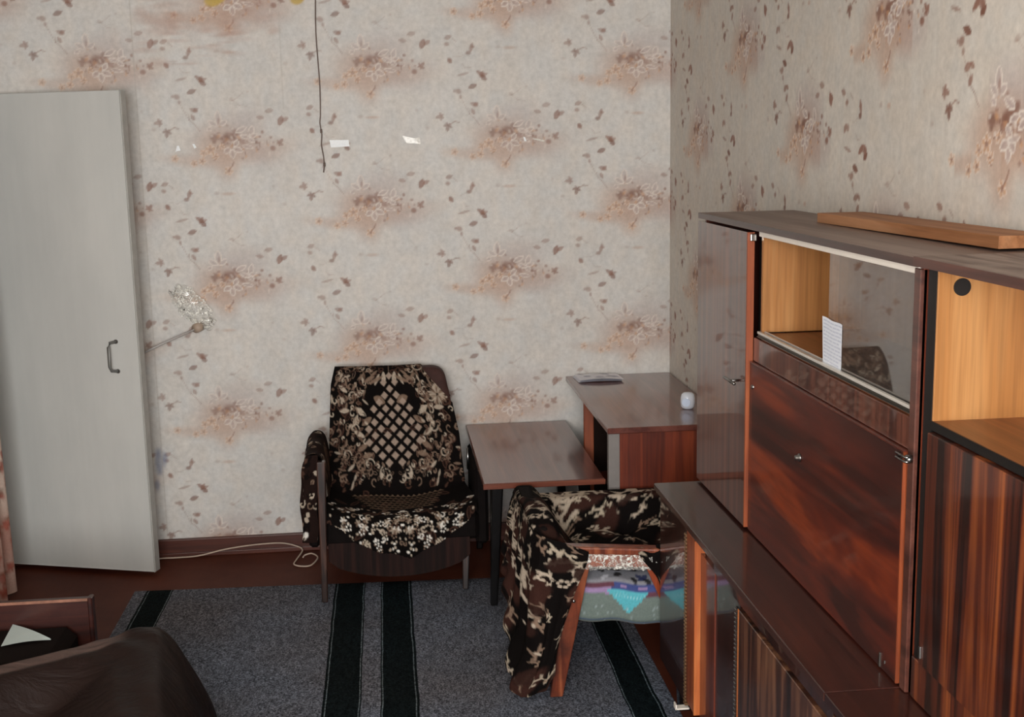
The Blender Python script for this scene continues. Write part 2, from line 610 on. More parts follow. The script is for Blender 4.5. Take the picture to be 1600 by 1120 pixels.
# baseboards
M_BASE = wood('dark_red_painted_skirting', lin(66, 30, 20), lin(88, 42, 28), lin(104, 52, 36), 'x', 12, .1, .45, .2, .2)
bm = BM()
box(bm, XL, XW, YB - .022, YB, 0, .078, .004); box(bm, XL, XW, YB - .030, YB, 0, .020, .003)
tag(fin('baseboard_back', bm, M_BASE), kind='structure')
bm = BM()
box(bm, XW - .022, XW, YF, YB - .03, 0, .078, .004)
tag(fin('baseboard_right', bm, M_BASE), kind='structure')

# ------------------------------------------------------------------ the white door, standing open against the back wall
HX, HY, FX, FY = -1.690, 5.172, -.999, 4.945
dvec = Vector((FX - HX, FY - HY, 0)); DW = dvec.length; dn = dvec.normalized()
dnor = Vector((dn.y, -dn.x, 0))            # towards the viewer
Mdoor = Matrix(((dn.x, dnor.x, 0, HX), (dn.y, dnor.y, 0, HY), (0, 0, 1, 0), (0, 0, 0, 1)))
m = N('old_white_door_paint')
f1 = m.noise(m.coord((3, 3, 1.2)), 1, 5, .6)
f2 = m.noise(m.coord((40, 40, 2)), 1, 3, .6)
c = m.ramp(f1, [(.3, lin(196, 197, 193)), (.7, lin(210, 210, 205))])
c = m.mix(.12, c, m.ramp(f2, [(.3, .8), (.7, 1.0)]), 'MULTIPLY')
M_DOOR = m.set(col=c, rough=.36, spec=.45)
door = thing('door_1', 'white painted flat door standing open against the wallpapered wall', 'door', (HX, HY, 0))
door['kind'] = 'structure'
del door['category']
bm = BM(); box(bm, 0, DW, -.040, 0, .02, 1.972, .003, 2, Mdoor)
fin('door_leaf', bm, M_DOOR, door, WL[door])
bm = BM(); box(bm, DW, DW + .004, -.038, -.002, .022, 1.970, 0, 1, Mdoor)
fin('door_edge', bm, plain('grey_worn_edge', lin(172, 170, 164), .5), door)
M_STEEL = plain('worn_steel', lin(150, 150, 148), .28, 1.0, var=.1)
M_STEELD = plain('tarnished_steel', lin(108, 106, 100), .35, 1.0, var=.1)
hu = DW - .108
bm = BM()
tube(bm, [Mdoor @ Vector(q) for q in ((hu + .012, .002, .985), (hu - .004, .022, .982), (hu - .008, .028, .965), (hu - .008, .028, .885), (hu - .004, .022, .868), (hu + .012, .002, .864))], .0065, 10)
hd = fin('handle', bm, plain('grey_painted_metal', lin(120, 120, 116), .4, .3), door, smooth=True)
bm = BM()
for z in (.985, .864): disc(bm, Mdoor @ Vector((hu + .012, -.0005, z)), dnor, .009, .004, 12)
fin('handle_foot', bm, M_STEEL, hd)

# curtain in the doorway, seen on edge at the left of the door
ny, nx = 150, 70
tt = np.linspace(0, 1, ny); uu = np.linspace(0, 1, nx)
U, T = np.meshgrid(uu, tt)
cw = Print(np.linspace(0, .60, nx), np.linspace(0, 2.02, ny), lin(206, 184, 170))
rc = random.Random(12)
for q in range(170):
    x, z = rc.uniform(0, .6), rc.uniform(0, 2.0)
    for k in range(5):
        cw.leaf(x, z, k * 1.257 + q, rc.uniform(.02, .034), .018, rc.choice((lin(150, 66, 54), lin(176, 96, 78), lin(140, 74, 58))), .8, None, px=.008)
    cw.leaf(x + .02, z - .03, -1 + q, .05, .014, lin(106, 88, 70), .7, None, px=.008)
for k in range(40):
    cw.ell(rc.uniform(0, .6), rc.uniform(0, .35), .12, .06, 0, lin(150, 78, 62), .14, .9)
Xc = -1.535 + .018 * np.sin(U * 26) * (0.5 + .5 * (1 - T)) - .02 * T
Yc = 4.855 - U * .50 + 0 * T
Zc = .012 + T * 1.985
M_CURT = printed('flowered_curtain_cotton', rough=.9, fine=120, amount=.1, spec=.1)
cur = thing('curtain', 'pale curtain with red flowers hanging beside the white door', 'curtain', (-1.55, 4.6, 0))
link('cloth', grid_mesh('cloth', np.stack([Xc, Yc, Zc], -1), cw.C), M_CURT, cur, WL[cur], True)
bm = BM(); tube(bm, [(-1.555, 4.25, 2.005), (-1.555, 5.17, 2.005)], .010, 10)
for y in (4.28, 5.14): tube(bm, [(-1.68, y, 2.005), (-1.555, y, 2.005)], .006, 8)
fin('curtain_rod', bm, M_STEELD, cur)

# ------------------------------------------------------------------ bits on the back wall
bm = BM()
pts = [(-.241 - .006 * (1 - t) * 0 + .004 * math.sin(t * 9) - .006 * t, YB - .006 - .003 * math.sin(t * 5), ZC - .001 - t * (ZC - 1.87)) for t in np.linspace(0, 1, 14)]
pts += [(-.249, YB - .008, 1.84), (-.243, YB - .009, 1.79), (-.247, YB - .008, 1.75), (-.240, YB - .008, 1.70), (-.238, YB - .009, 1.665), (-.243, YB - .008, 1.635)]
tube(bm, pts, .0026, 6)
for z, x in ((1.805, -.245), (1.668, -.238)): tube(bm, [(x, YB - .008, z + .008), (x, YB - .008, z - .008)], .0048, 6)
tag(fin('hanging_cord', bm, plain('dusty_cord', lin(112, 96, 88), .8), smooth=True), 'thin dark knotted cord hanging down the wallpaper from the ceiling', 'cord')


def tape(pts, label, mat, group='bits of tape on the wallpaper', name='tape_strip'):
    bm = BM()
    f = [bm.verts.new((x, YB - .0016 - .0006 * (i % 2), z)) for i, (x, z) in enumerate(pts)]
    b = [bm.verts.new((x, YB - .0006, z)) for x, z in pts]
    n = len(pts)
    bm.faces.new(f); bm.faces.new(b[::-1])
    for i in range(n): bm.faces.new((f[i], b[i], b[(i + 1) % n], f[(i + 1) % n]))
    tag(fin(name, bm, mat), label, 'tape', group)


m = N('white_sticky_tape')
f = m.noise(m.coord((120, 120, 120)), 1, 3)
m.bump(f, .5, .001)
M_TAPE = m.set(col=m.ramp(f, [(.3, lin(238, 242, 244)), (.7, lin(250, 252, 252))]), rough=.4, spec=.3)
m = N('yellowed_clear_tape')
f = m.noise(m.coord((90, 90, 90)), 1, 3)
m.bump(f, .6, .002)
M_TAPE2 = m.set(col=m.ramp(f, [(.35, lin(196, 190, 176)), (.65, lin(228, 224, 214))]), rough=.3, coat=.2)
tape([(-.213, 1.768), (-.134, 1.767), (-.131, 1.740), (-.208, 1.737)], 'white rectangle of tape on the wallpaper just right of the hanging cord', M_TAPE)
tape([(.089, 1.780), (.140, 1.768), (.163, 1.772), (.166, 1.742), (.158, 1.741), (.150, 1.747), (.107, 1.749)], 'torn yellowish clear tape on the wallpaper, second right of the cord', M_TAPE2)
tape([(-.835, 1.757), (-.828, 1.757), (-.822, 1.737), (-.836, 1.735), (-.843, 1.731)], 'tiny white tape scrap on the wallpaper above the plastic bag', M_TAPE)
tape([(-.773, 1.763), (-.764, 1.762), (-.757, 1.748), (-.766, 1.744)], 'tiny white tape scrap between the larger tape and the door, second from the door', M_TAPE)
tape([(.600, 1.766), (.608, 1.764), (.614, 1.747), (.604, 1.748)], 'tiny white tape scrap upright on the flowers right of the torn tape', M_TAPE)
tape([(.638, 1.758), (.662, 1.757), (.690, 1.750), (.689, 1.744), (.672, 1.746), (.650, 1.752)], 'thin shiny tape scrap on the flowers, last on the right of the tape row', M_TAPE2)

# pale rod with a crumpled clear bag, fixed to the wall beside the door
rod = thing('wall_rod', 'thin pale rod with crumpled clear bag fixed beside the white door', 'rod', (-.78, 5.17, .90))
bm = BM(); tube(bm, [(-1.03, 5.10, .905), (-.94, 5.125, .945), (-.80, 5.160, 1.000)], .0048, 8)
fin('stick', bm, plain('pale_grey_rod', lin(178, 172, 168), .5), rod, smooth=True)
bm = BM(); disc(bm, (-.80, 5.15, 1.002), (.35, .9, .1), .020, .045, 16)
fin('wall_mount', bm, plain('yellowed_plastic', lin(176, 156, 138), .5), rod, smooth=True)
m = N('crumpled_clear_film')
f = m.noise(m.coord((1, 1, 1)), 75, 3, .6, 1.0)
m.bump(f, .6, .01)
m.set(col=lin(250, 248, 238), rough=.16, coat=1.0, spec=.9)
tr = m.n('ShaderNodeBsdfTransparent'); mx = m.n('ShaderNodeMixShader')
m.l(m.ramp(f, [(.38, .10), (.50, .34), (.60, .96)]), mx.inputs[0]); m.l(tr.outputs[0], mx.inputs[1]); m.l(m.b.outputs[0], mx.inputs[2])
m.l(mx.outputs[0], m.out.inputs[0])
M_FILM = m.m
rs = np.random.RandomState(8)
ny, nx = 26, 14
T, U = np.meshgrid(np.linspace(0, 1, ny), np.linspace(-.5, .5, nx), indexing='ij')
wd = .035 + .075 * np.sin(np.pi * np.clip(T * .9 + .08, 0, 1))
bx = -.885 + T * .150 + U * wd * .7 + .005 * rs.randn(ny, nx)
bz = 1.170 - T * .165 + U * wd * .75 + .004 * rs.randn(ny, nx)
by = 5.172 + .006 * rs.rand(ny, nx) - .014 * np.cos(U * 3)
link('film_bag', grid_mesh('film_bag', np.stack([bx, by, bz], -1)), M_FILM, rod, None, False)

# white lead along the skirting
cp = [(-1.30, 5.10), (-1.03, 5.150), (-.95, 5.152), (-.85, 5.145), (-.74, 5.158), (-.62, 5.162), (-.50, 5.160), (-.43, 5.150), (-.405, 5.12), (-.425, 5.04), (-.432, 4.985), (-.40, 4.955), (-.36, 4.962), (-.335, 5.03), (-.36, 5.07), (-.39, 5.075), (-.40, 5.06)]
hz = [.006, .006, .006, .012, .03, .042, .045, .03, .02, .008, .006, .006, .006, .014, .02, .014, .008]
bm = BM()


def smooth_path(pts, n=6):
    pts = [Vector(p) for p in pts]
    out = []
    for i in range(len(pts) - 1):
        p0, p1, p2, p3 = pts[max(i - 1, 0)], pts[i], pts[i + 1], pts[min(i + 2, len(pts) - 1)]
        for k in range(n):
            t = k / n
            out.append(.5 * ((2 * p1) + (p2 - p0) * t + (2 * p0 - 5 * p1 + 4 * p2 - p3) * t * t + (3 * p1 - p0 - 3 * p2 + p3) * t ** 3))
    out.append(pts[-1])
    return out


tube(bm, smooth_path([(x, y, z) for (x, y), z in zip(cp, hz)]), .0034, 7)
tag(fin('power_cord', bm, plain('old_white_lead', lin(190, 170, 152), .55), smooth=True), 'thin white electric cord lying along the skirting to the armchair', 'cord')

# ------------------------------------------------------------------ rug
m = N('striped_wool_rug')
tc = m.n('ShaderNodeTexCoord'); sp = m.n('ShaderNodeSeparateXYZ'); m.l(tc.outputs['Object'], sp.inputs[0])
wob = m.noise(m.coord((2, 5, 1)), 1, 2)
ax = m.math('ABSOLUTE', m.math('ADD', sp.outputs[0], m.math('MULTIPLY', m.math('SUBTRACT', wob, .5), .012)))
G = lin(102, 107, 117); DK = lin(19, 27, 29); LT = lin(96, 108, 114)
st = [(0, G)]
for a, b in ((.040, .140), (.805, .890)):
    st += [(a - .012, DK), (a - .006, LT), (a - .002, DK), (b - .002, LT), (b + .003, DK), (b + .010, G)]
c = m.ramp(ax, st, 'CONSTANT')
s1 = m.noise(m.coord((1, 1, 1)), 170, 3, .7)
s2 = m.noise(m.coord((1, .45, 1)), 90, 4, .7)
sp1 = m.ramp(s1, [(.38, .30), (.62, 1.70)])
sp2 = m.ramp(s2, [(.36, .45), (.64, 1.5)])
c = m.mix(1, c, sp1, 'MULTIPLY'); c = m.mix(.8, c, sp2, 'MULTIPLY')
c = m.mix(1, c, m.ramp(m.noise(m.coord((1.6, 1.6, 1)), 1, 3), [(.35, lin(236, 222, 212)), (.65, lin(250, 252, 255))]), 'MULTIPLY')
m.bump(s1, .5, .004)
M_RUG = m.set(col=c, rough=.95, spec=.05)
nx, ny = 120, 130
U, V = np.meshgrid(np.linspace(-.95, .95, nx), np.linspace(0, 1, ny))
RX = -.098 + U + 0 * V
RYb = 4.725 - .052 * U
RY = RYb - V * 2.2
RZ = .007 + .0018 * np.sin(U * 9 + V * 5) + .0015 * np.sin(V * 31 + U * 3)
edge = np.minimum(np.minimum(U + .95, .95 - U) / .03, V / .02); RZ = np.where(edge < 1, .002 + (RZ - .002) * np.clip(edge, 0, 1), RZ)
tag(link('rug', grid_mesh('rug', np.stack([RX, RY, RZ], -1)), M_RUG, origin=(-.098, 3.6, 0), smooth=True), 'grey woven rug with dark green stripe pairs on the floor', 'rug')

# ------------------------------------------------------------------ wood kinds
M_RAW = wood('raw_orange_edge', lin(150, 74, 34), lin(186, 98, 48), lin(206, 122, 66), 'z', 30, .08, .5, .15, .3, .4)
M_RAWD = wood('dark_orange_edge', lin(116, 52, 24), lin(144, 68, 32), lin(160, 82, 40), 'z', 30, .08, .5, .15, .3, .4)
M_HONEY = wood('honey_veneer_inside', lin(148, 96, 48), lin(168, 113, 60), lin(186, 134, 80), 'z', 16, .05, .45, .25, .25, .5)
M_SHELF = wood('brown_shelf_veneer', lin(112, 62, 34), lin(136, 78, 44), lin(152, 94, 56), 'y', 14, .08, .4, .3, .2, .6)
M_DOORV = wood('striped_mahogany_gloss', lin(64, 30, 22), lin(92, 48, 34), lin(120, 68, 50), 'z', 34, .012, .35, 1.0, .03, .3)
M_FLAP = wood('figured_mahogany_gloss', lin(52, 14, 7), lin(94, 31, 14), lin(146, 60, 24), 'y', 7, .12, .45, .26, .06, 1.2, .36, .66, (math.radians(-38), 0, 0), 3.0)
M_ZEBRA = wood('zebra_veneer_gloss', lin(30, 9, 5), lin(86, 35, 17), lin(152, 80, 38), 'z', 17, .035, .38, .6, .07, 1.0, .38, .64, seed=2.0)
M_ROSE = wood('brown_rosewood_gloss', lin(36, 19, 14), lin(84, 50, 36), lin(134, 92, 66), 'z', 16, .07, .4, .6, .14, 1.8, .36, .66, seed=5.0)
M_DARKD = wood('dark_mahogany_gloss', lin(38, 16, 12), lin(56, 25, 18), lin(70, 33, 24), 'z', 30, .02, .35, 1.0, .02, .3)
M_RED = wood('red_brown_veneer', lin(76, 28, 18), lin(98, 40, 26), lin(118, 54, 34), 'z', 30, .03, .4, .8, .1, .3)
M_TOP = wood('dusty_brown_top', lin(108, 88, 78), lin(124, 104, 94), lin(140, 120, 110), 'y', 14, .06, .55, .15, .3, .6, wear=.5, wearcol=lin(132, 116, 106))
M_TOPW = wood('worn_brown_top', lin(92, 72, 64), lin(124, 106, 96), lin(150, 134, 124), 'y', 22, .10, .6, .1, .3, 1.0, wear=.7, wearcol=lin(140, 126, 116))
M_EDGE = wood('dark_top_edge', lin(50, 26, 20), lin(66, 36, 28), lin(82, 46, 36), 'y', 20, .05, .4, .5, .15)
M_WTOP = wood('dark_worktop_gloss', lin(38, 13, 8), lin(54, 21, 14), lin(70, 30, 21), 'y', 22, .05, .4, .6, .05, .5)
M_DESK = wood('desk_top_gloss', lin(84, 40, 32), lin(100, 52, 42), lin(114, 64, 52), 'y', 22, .05, .35, .85, .09, .5)
M_DPAN = wood('desk_side_veneer', lin(84, 30, 14), lin(110, 42, 18), lin(134, 58, 28), 'z', 22, .06, .4, .6, .15, .8)
M_PLANK = wood('loose_board_wood', lin(140, 92, 58), lin(164, 112, 74), lin(182, 132, 94), 'y', 14, .08, .6, 0, .3, .8, spec=.3)
M_BLACK = plain('black_vent_and_shade', lin(14, 11, 10), .5)  # black of vent and shelf edge, also shade put into gaps and desk
M_BLEG = plain('black_lacquer', lin(14, 12, 12), .25, coat=.4)
M_CHLEG = wood('worn_dark_leg_wood', lin(26, 15, 11), lin(46, 27, 20), lin(84, 54, 42), 'z', 40, .08, .4, .6, .15, .8)
M_ALU = plain('aluminium_rail', lin(205, 200, 190), .25, 1.0, var=.06)
M_BRASS = plain('dull_brass', lin(150, 116, 84), .4, .6, var=.15)
M_RAIL = plain('cream_plastic_rail', lin(240, 232, 220), .4, var=.03)
M_ALU2 = plain('satin_aluminium_track', lin(226, 222, 212), .3, .35, var=.04)
M_EDGEB = wood('red_brown_top_edge', lin(66, 34, 26), lin(84, 46, 36), lin(100, 58, 46), 'y', 20, .05, .4, .5, .15)

# ------------------------------------------------------------------ upper cabinet with flap, glass and narrow door
XU = .955                                   # carcass front
ua = thing('upper_cabinet', 'glossy mahogany cabinet with glass compartment over a drop flap and a narrow side door', 'cabinet', (1.08, 2.8, .70))
YA0, YA1 = 2.066, 3.575


def part(name, mat, parent, *boxes, bev=.0015, smooth=False, label=None):
    bm = BM()
    for b in boxes: box(bm, *b, bev=bev, seg=1)
    o = fin(name, bm, mat, parent, WL[parent], smooth)
    if label: o['label'] = label
    return o


part('top_panel', M_TOP, ua, (XU - .016, XW - .004, YA0 - .004, YA1 + .006, 1.508, 1.524), bev=.001)
part('top_edge', M_EDGE, ua, (XU - .018, XU - .0155, YA0 - .004, YA1 + .007, 1.5075, 1.5235), bev=0)
part('side_panel', M_RED, ua, (XU, XW - .006, 3.557, YA1, .7005, 1.508))
part('side_panel', M_RED, ua, (XU - .004, XW - .006, YA0, 2.080, .7005, 1.508))
part('partition', M_HONEY, ua, (XU + .004, XW - .012, 3.015, 3.030, 1.245, 1.508))
part('back_panel', M_HONEY, ua, (XW - .012, XW - .006, 2.080, 3.557, .702, 1.508), bev=0)
part('shelf', M_SHELF, ua, (XU + .002, XW - .012, 2.080, 3.015, 1.226, 1.243))
part('bottom_panel', M_RED, ua, (XU, XW - .012, 2.080, 3.557, .7005, .716))
part('gap_shade', M_BLACK, ua, (XU + .012, XU + .07, 3.030, 3.072, .716, 1.508))  # black strip puts the deep shade of the recess into colour
part('front_post', M_EDGEB, ua, (XU - .010, XU + .004, YA0, 2.092, .7005, 1.504))
# narrow door
nd = part('door', M_DOORV, ua, (XU - .021, XU - .003, 3.075, 3.571, .708, 1.500), bev=.001)
part('edge_strip', M_RAWD, nd, (XU - .0215, XU - .003, 3.068, 3.0755, .708, 1.500), bev=0, label='raw orange door edge')
bm = BM()
tube(bm, [(XU - .021, 3.135, 1.098), (XU - .046, 3.135, 1.098)], .0035, 8)
tube(bm, [(XU - .046, 3.188, 1.098), (XU - .046, 3.090, 1.098)], .0042, 10)
fin('bar_handle', bm, M_STEEL, nd, smooth=True)
bm = BM(); disc(bm, (XU - .004, 3.030, 1.100), (-1, 0, 0), .006, .014, 12)
fin('small_catch', bm, M_STEEL, ua, smooth=True)
bm = BM(); box(bm, XU - .018, XU - .002, 3.052, 3.066, 1.478, 1.497, .002)
fin('hinge', bm, M_ALU, ua)
# band and flap
part('fascia', M_DOORV, ua, (XU - .004, XU + .014, 2.092, 3.060, 1.164, 1.226))
fl = part('flap', M_FLAP, ua, (XU - .013, XU + .004, 2.104, 3.062, .704, 1.160), bev=.0012)
part('edge_strip', M_RAWD, fl, (XU - .0135, XU + .003, 2.1005, 2.1045, .704, 1.160), bev=0, label='lit orange edge of the flap')
part('edge_strip', M_RED, fl, (XU - .0135, XU + .003, 2.1005, 3.062, 1.160, 1.163), bev=0)
bm = BM()
lathe(bm, (0, 0, 0), [(.010, 0), (.010, .003), (.006, .004), (.006, .012), (.003, .013)], 16)
bmesh.ops.transform(bm, matrix=Matrix.Translation((XU - .013, 2.662, 1.005)) @ Matrix.Rotation(-math.pi / 2, 4, 'Y'), verts=bm.verts[:])
fin('lock_escutcheon', bm, M_STEEL, fl, smooth=True)
bm = BM(); box(bm, XU - .0155, XU - .0125, 2.172, 2.178, .706, .735, .0005); box(bm, XU - .015, XU - .0125, 2.150, 2.154, .722, .728, .0005)
fin('metal_catch', bm, M_STEELD, fl)
bm = BM()
for z in (1.1585, 1.150):
    tube(bm, [(XU - .016, 2.112, z), (XU - .024, 2.112, z), (XU - .024, 2.070, z), (XU - .016, 2.068, z)], .0022, 8)
disc(bm, (XU - .010, 2.075, 1.154), (-1, 0, 0), .008, .010, 14)
fin('latch_handle', bm, M_STEEL, ua, smooth=True)
# rails and glass
part('rail', M_RAIL, ua, (XU - .008, XU + .016, 2.080, 3.015, 1.493, 1.507), bev=.001, label='cream rail along the top of the glass')
part('rail', M_ALU2, ua, (XU - .007, XU + .001, 2.080, 3.022, 1.2420, 1.2485), (XU + .010, XU + .0135, 2.080, 3.015, 1.2425, 1.249), bev=.0008, label='bright metal rail under the glass')
part('track', M_STEELD, ua, (XU - .005, XU + .0135, 2.080, 3.022, 1.2340, 1.2422), (XU - .008, XU - .004, 2.080, 3.022, 1.2335, 1.2360), bev=.0005)
m = N('dusty_cabinet_glass')
gl = m.n('ShaderNodeBsdfGlossy'); gl.inputs['Roughness'].default_value = .02
tr = m.n('ShaderNodeBsdfTransparent'); tr.inputs['Color'].default_value = (.93, .925, .92, 1)
df = m.n('ShaderNodeBsdfDiffuse'); df.inputs['Color'].default_value = (.44, .39, .35, 1)
fr = m.n('ShaderNodeFresnel'); fr.inputs['IOR'].default_value = 3.8
m0 = m.n('ShaderNodeMixShader'); m0.inputs[0].default_value = .10
mx = m.n('ShaderNodeMixShader')
m.l(tr.outputs[0], m0.inputs[1]); m.l(df.outputs[0], m0.inputs[2])
m.l(fr.outputs[0], mx.inputs[0]); m.l(m0.outputs[0], mx.inputs[1]); m.l(gl.outputs[0], mx.inputs[2]); m.l(mx.outputs[0], m.out.inputs[0])
M_GLASS = m.m
for gx, gy in ((XU + .004, 2.548), (XU + .0145, 2.520)):
    me = grid_mesh('glass_pane', np.array([[(gx, gy, 1.2435), (gx, 2.082, 1.2435)], [(gx, gy, 1.494), (gx, 2.082, 1.494)]]))
    link('glass_pane', me, M_GLASS, ua, WL[ua])

# the written slip of paper on the rail
ny, nx = 60, 26
U, T = np.meshgrid(np.linspace(0, 1, nx), np.linspace(0, 1, ny))
pn = Print(np.linspace(0, .075, nx), np.linspace(0, .105, ny), lin(222, 226, 234))
rc = random.Random(5)
for k in range(12):
    x = .006
    while x < .066:
        w = rc.uniform(.004, .012)
        pn.line([(x, .098 - k * .008), (x + w, .098 - k * .008)], .0026, lin(140, 150, 178), .6, .002)
        x += w + .004
bend = .010 * (1 - T) ** 2
P = np.stack([XU + .0025 - .0035 * (1 - U) * T + .0005 * U, 2.572 - U * .108, 1.2410 + T * .104 + .005 * (1 - U) + .001 * np.sin(U * 9) * T], -1)
M_NOTE = printed('written_paper', rough=.7, fine=90, amount=.04)
tag(link('paper_slip', grid_mesh('paper_slip', P, pn.C), M_NOTE, smooth=True), 'white handwritten paper slip standing on the metal rail before the glass', 'paper')

# ------------------------------------------------------------------ second upper cabinet, open compartment above a zebra door
ub = thing('upper_cabinet', 'mahogany cabinet with open honey-coloured compartment and black vent above a zebra-veneered door', 'cabinet', (1.08, 1.6, .70))
YB0, YB1 = 1.02, 2.052
part('top_panel', M_TOPW, ub, (XU - .024, XW - .004, YB0, YB1 + .010, 1.511, 1.528), bev=.001)
part('top_edge', M_EDGEB, ub, (XU - .0265, XU - .0235, YB0, YB1 + .010, 1.5105, 1.5275), bev=0)
part('side_panel', M_HONEY, ub, (XU, XW - .006, 2.016, 2.030, 1.236, 1.511))
part('side_panel', M_RED, ub, (XU, XW - .006, 2.030, YB1 - .006, .7005, 1.511))
part('side_panel', M_RED, ub, (XU, XW - .006, YB0, YB0 + .018, .7005, 1.511))
part('back_panel', M_HONEY, ub, (XW - .012, XW - .006, YB0 + .018, 2.030, .702, 1.511), bev=0)
part('shelf', M_SHELF, ub, (XU, XW - .012, YB0 + .018, 2.030, 1.222, 1.238))
part('shelf_edge', M_BLACK, ub, (XU - .002, XU, YB0 + .018, 2.030, 1.222, 1.238), bev=0)
part('bottom_panel', M_RED, ub, (XU, XW - .012, YB0 + .018, 2.030, .7005, .72))
part('bottom_rail', M_ZEBRA, ub, (XU - .006, XU + .012, YB0, 2.052, .702, .782))
part('gap_shade', M_BLACK, ub, (XU - .001, XU + .01, 2.020, 2.052, .782, 1.511), bev=0)  # black strip standing for the shaded gap between the cabinets
db = part('door', M_ZEBRA, ub, (XU - .013, XU + .003, YB0 + .01, 2.008, .786, 1.220), bev=.0015)
bm = BM(); disc(bm, (.998, 2.0165, 1.476), (0, -1, 0), .0155, .003, 28)
fin('vent_disc', bm, M_BLACK, ub, smooth=False)['label'] = 'black round vent'
bm = BM(); box(bm, XU - .016, XU - .013, 1.996, 2.002, .800, .822, .0005)
fin('metal_catch', bm, M_STEEL, db)

# plank lying on the cabinet tops
bm = BM()
x0, x1 = 1.098, 1.218
P = [(1.100, 3.02, 1.5245), (1.118, 2.124, 1.5295), (1.225, 2.128, 1.5295), (1.222, 3.02, 1.5245)]
hexa(bm, P + [(x, y, z + .024) for x, y, z in P], .001)
tag(fin('loose_board', bm, M_PLANK), 'loose orange-brown board lying on top of the cabinets', 'board')

# ------------------------------------------------------------------ lower cabinets carrying the upper ones
XF = .815
la = thing('lower_cabinet', 'low dark cabinet under the glass cabinet, brown-grained door and orange strip', 'cabinet', (1.02, 2.8, 0))
YL0, YL1 = 2.092, 3.552
part('worktop', M_WTOP, la, (.798, XW - .025, YL0, YL1 + .006, .682, .700), bev=.0015)
part('worktop_edge', M_EDGE, la, (.7965, .7985, YL0, YL1 + .006, .6825, .6985), bev=0)
part('body', M_RED, la, (XF + .024, XW - .025, YL0 + .004, YL1 - .001, .130, .682))
part('top_rail', M_DARKD, la, (XF + .004, XF + .024, YL0 + .004, 2.95, .630, .682))
fd = part('door', M_DARKD, la, (XF, XF + .019, 3.220, YL1 - .001, .132, .668), bev=.001)
bm = BM()
for k in range(46): box(bm, XF - .009, XF + .004, 3.196, 3.216, .140 + k * .0112, .1475 + k * .0112, .0012, 1)
fin('piano_hinge', bm, M_BRASS, fd)['label'] = 'serrated metal hinge strip'
bm = BM(); box(bm, XF - .006, XF + .003, 3.235, 3.252, .138, .660, .001, 1)
st_ = part('stile', M_RAWD, la, (XF - .006, XF + .022, 3.105, 3.194, .158, .664), bev=.001, label='dark orange edge band')
bm.free()
part('edge_strip', M_RAW, st_, (XF - .008, XF + .022, 3.0985, 3.106, .158, .664), bev=0, label='bright orange raw edge')
sd = part('door', M_DARKD, la, (XF + .012, XF + .024, 2.735, 3.098, .132, .630), bev=.001)
part('stile', M_RED, sd, (XF + .009, XF + .0125, 2.955, 3.098, .132, .630), bev=0, label='reddish band')
td = part('door', M_ROSE, la, (XF - .001, XF + .020, YL0 + .008, 2.716, .132, .622), bev=.0015)
part('edge_strip', M_RAW, td, (XF - .0015, XF + .004, 2.705, 2.714, .132, .622), bev=0)
bm = BM()
box(bm, XF - .003, XF + .004, 2.722, 2.731, .132, .622, .0005, 1)
for k in range(43): box(bm, XF - .005, XF + .004, 2.719, 2.733, .140 + k * .0112, .1475 + k * .0112, .0008, 1)
fin('piano_hinge', bm, M_STEEL, td)['label'] = 'bright serrated hinge strip'
bm = BM()
box(bm, XF - .030, XF + .010, 3.215, 3.240, .118, .123, .001, 1); box(bm, XF - .031, XF - .026, 3.215, 3.240, .118, .134, .001, 1)
fin('pivot_bracket', bm, M_RAIL, la)['label'] = 'bright metal pivot bracket'
for x in (.87, 1.16):
    for y in (2.20, 3.46):
        bm = BM(); post(bm, (x, y, 0), (x, y, .131), .035, .035, .045, .045)
        fin('leg', bm, M_BLEG, la, WL[la])
lb = thing('lower_cabinet', 'low dark cabinet under the zebra-veneered door, its worktop continuing past the seam', 'cabinet', (1.02, 1.6, 0))
part('worktop', M_WTOP, lb, (.798, XW - .025, YB0, YL0 - .002, .681, .6995), bev=.0015)
part('body', M_RED, lb, (XF + .010, XW - .025, YB0 + .004, YL0 - .006, .130, .681))
part('door', M_ROSE, lb, (XF - .006, XF + .010, YB0 + .01, 1.54, .135, .660))
part('door', M_ROSE, lb, (XF - .006, XF + .010, 1.55, YL0 - .012, .135, .660))
for x in (.87, 1.16):
    for y in (1.12, 1.98):
        bm = BM(); post(bm, (x, y, 0), (x, y, .131), .035, .035, .045, .045)
        fin('leg', bm, M_BLEG, lb, WL[lb])

# ------------------------------------------------------------------ desk in the corner
dk = thing('desk', 'glossy brown desk with open pedestal standing in the room corner', 'desk', (1.0, 4.7, 0))
part('desk_top', M_DESK, dk, (.768, XW - .004, 4.182, YB - .004, .706, .728), bev=.003)
part('side_panel', M_DPAN, dk, (.814, 1.20, 4.197, 4.215, .10, .706))
part('front_post', plain('grey_unpainted_wood', lin(124, 118, 114), .6, var=.1), dk, (.773, .8145, 4.196, 4.222, .10, .706), label='grey bare front post')
part('side_panel', plain('dark_shaded_inside', lin(26, 15, 11), .8, spec=.1), dk, (.814, 1.20, 4.75, 4.768, .10, .706))  # near panel's shade put into this panel's dark brown
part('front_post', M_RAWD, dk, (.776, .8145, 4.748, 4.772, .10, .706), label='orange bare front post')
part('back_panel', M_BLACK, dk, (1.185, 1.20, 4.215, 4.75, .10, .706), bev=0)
part('bottom_panel', M_DPAN, dk, (.80, 1.19, 4.215, 4.75, .10, .118))
part('shelf', M_DPAN, dk, (.84, 1.185, 4.215, 4.75, .40, .415))
for x, y in ((.885, 4.23), (.885, 4.74), (1.17, 4.23), (1.17, 4.74)):
    bm = BM(); post(bm, (x, y, 0), (x, y, .10), .028, .028, .038, .038)
    fin('leg', bm, M_BLEG, dk, WL[dk])
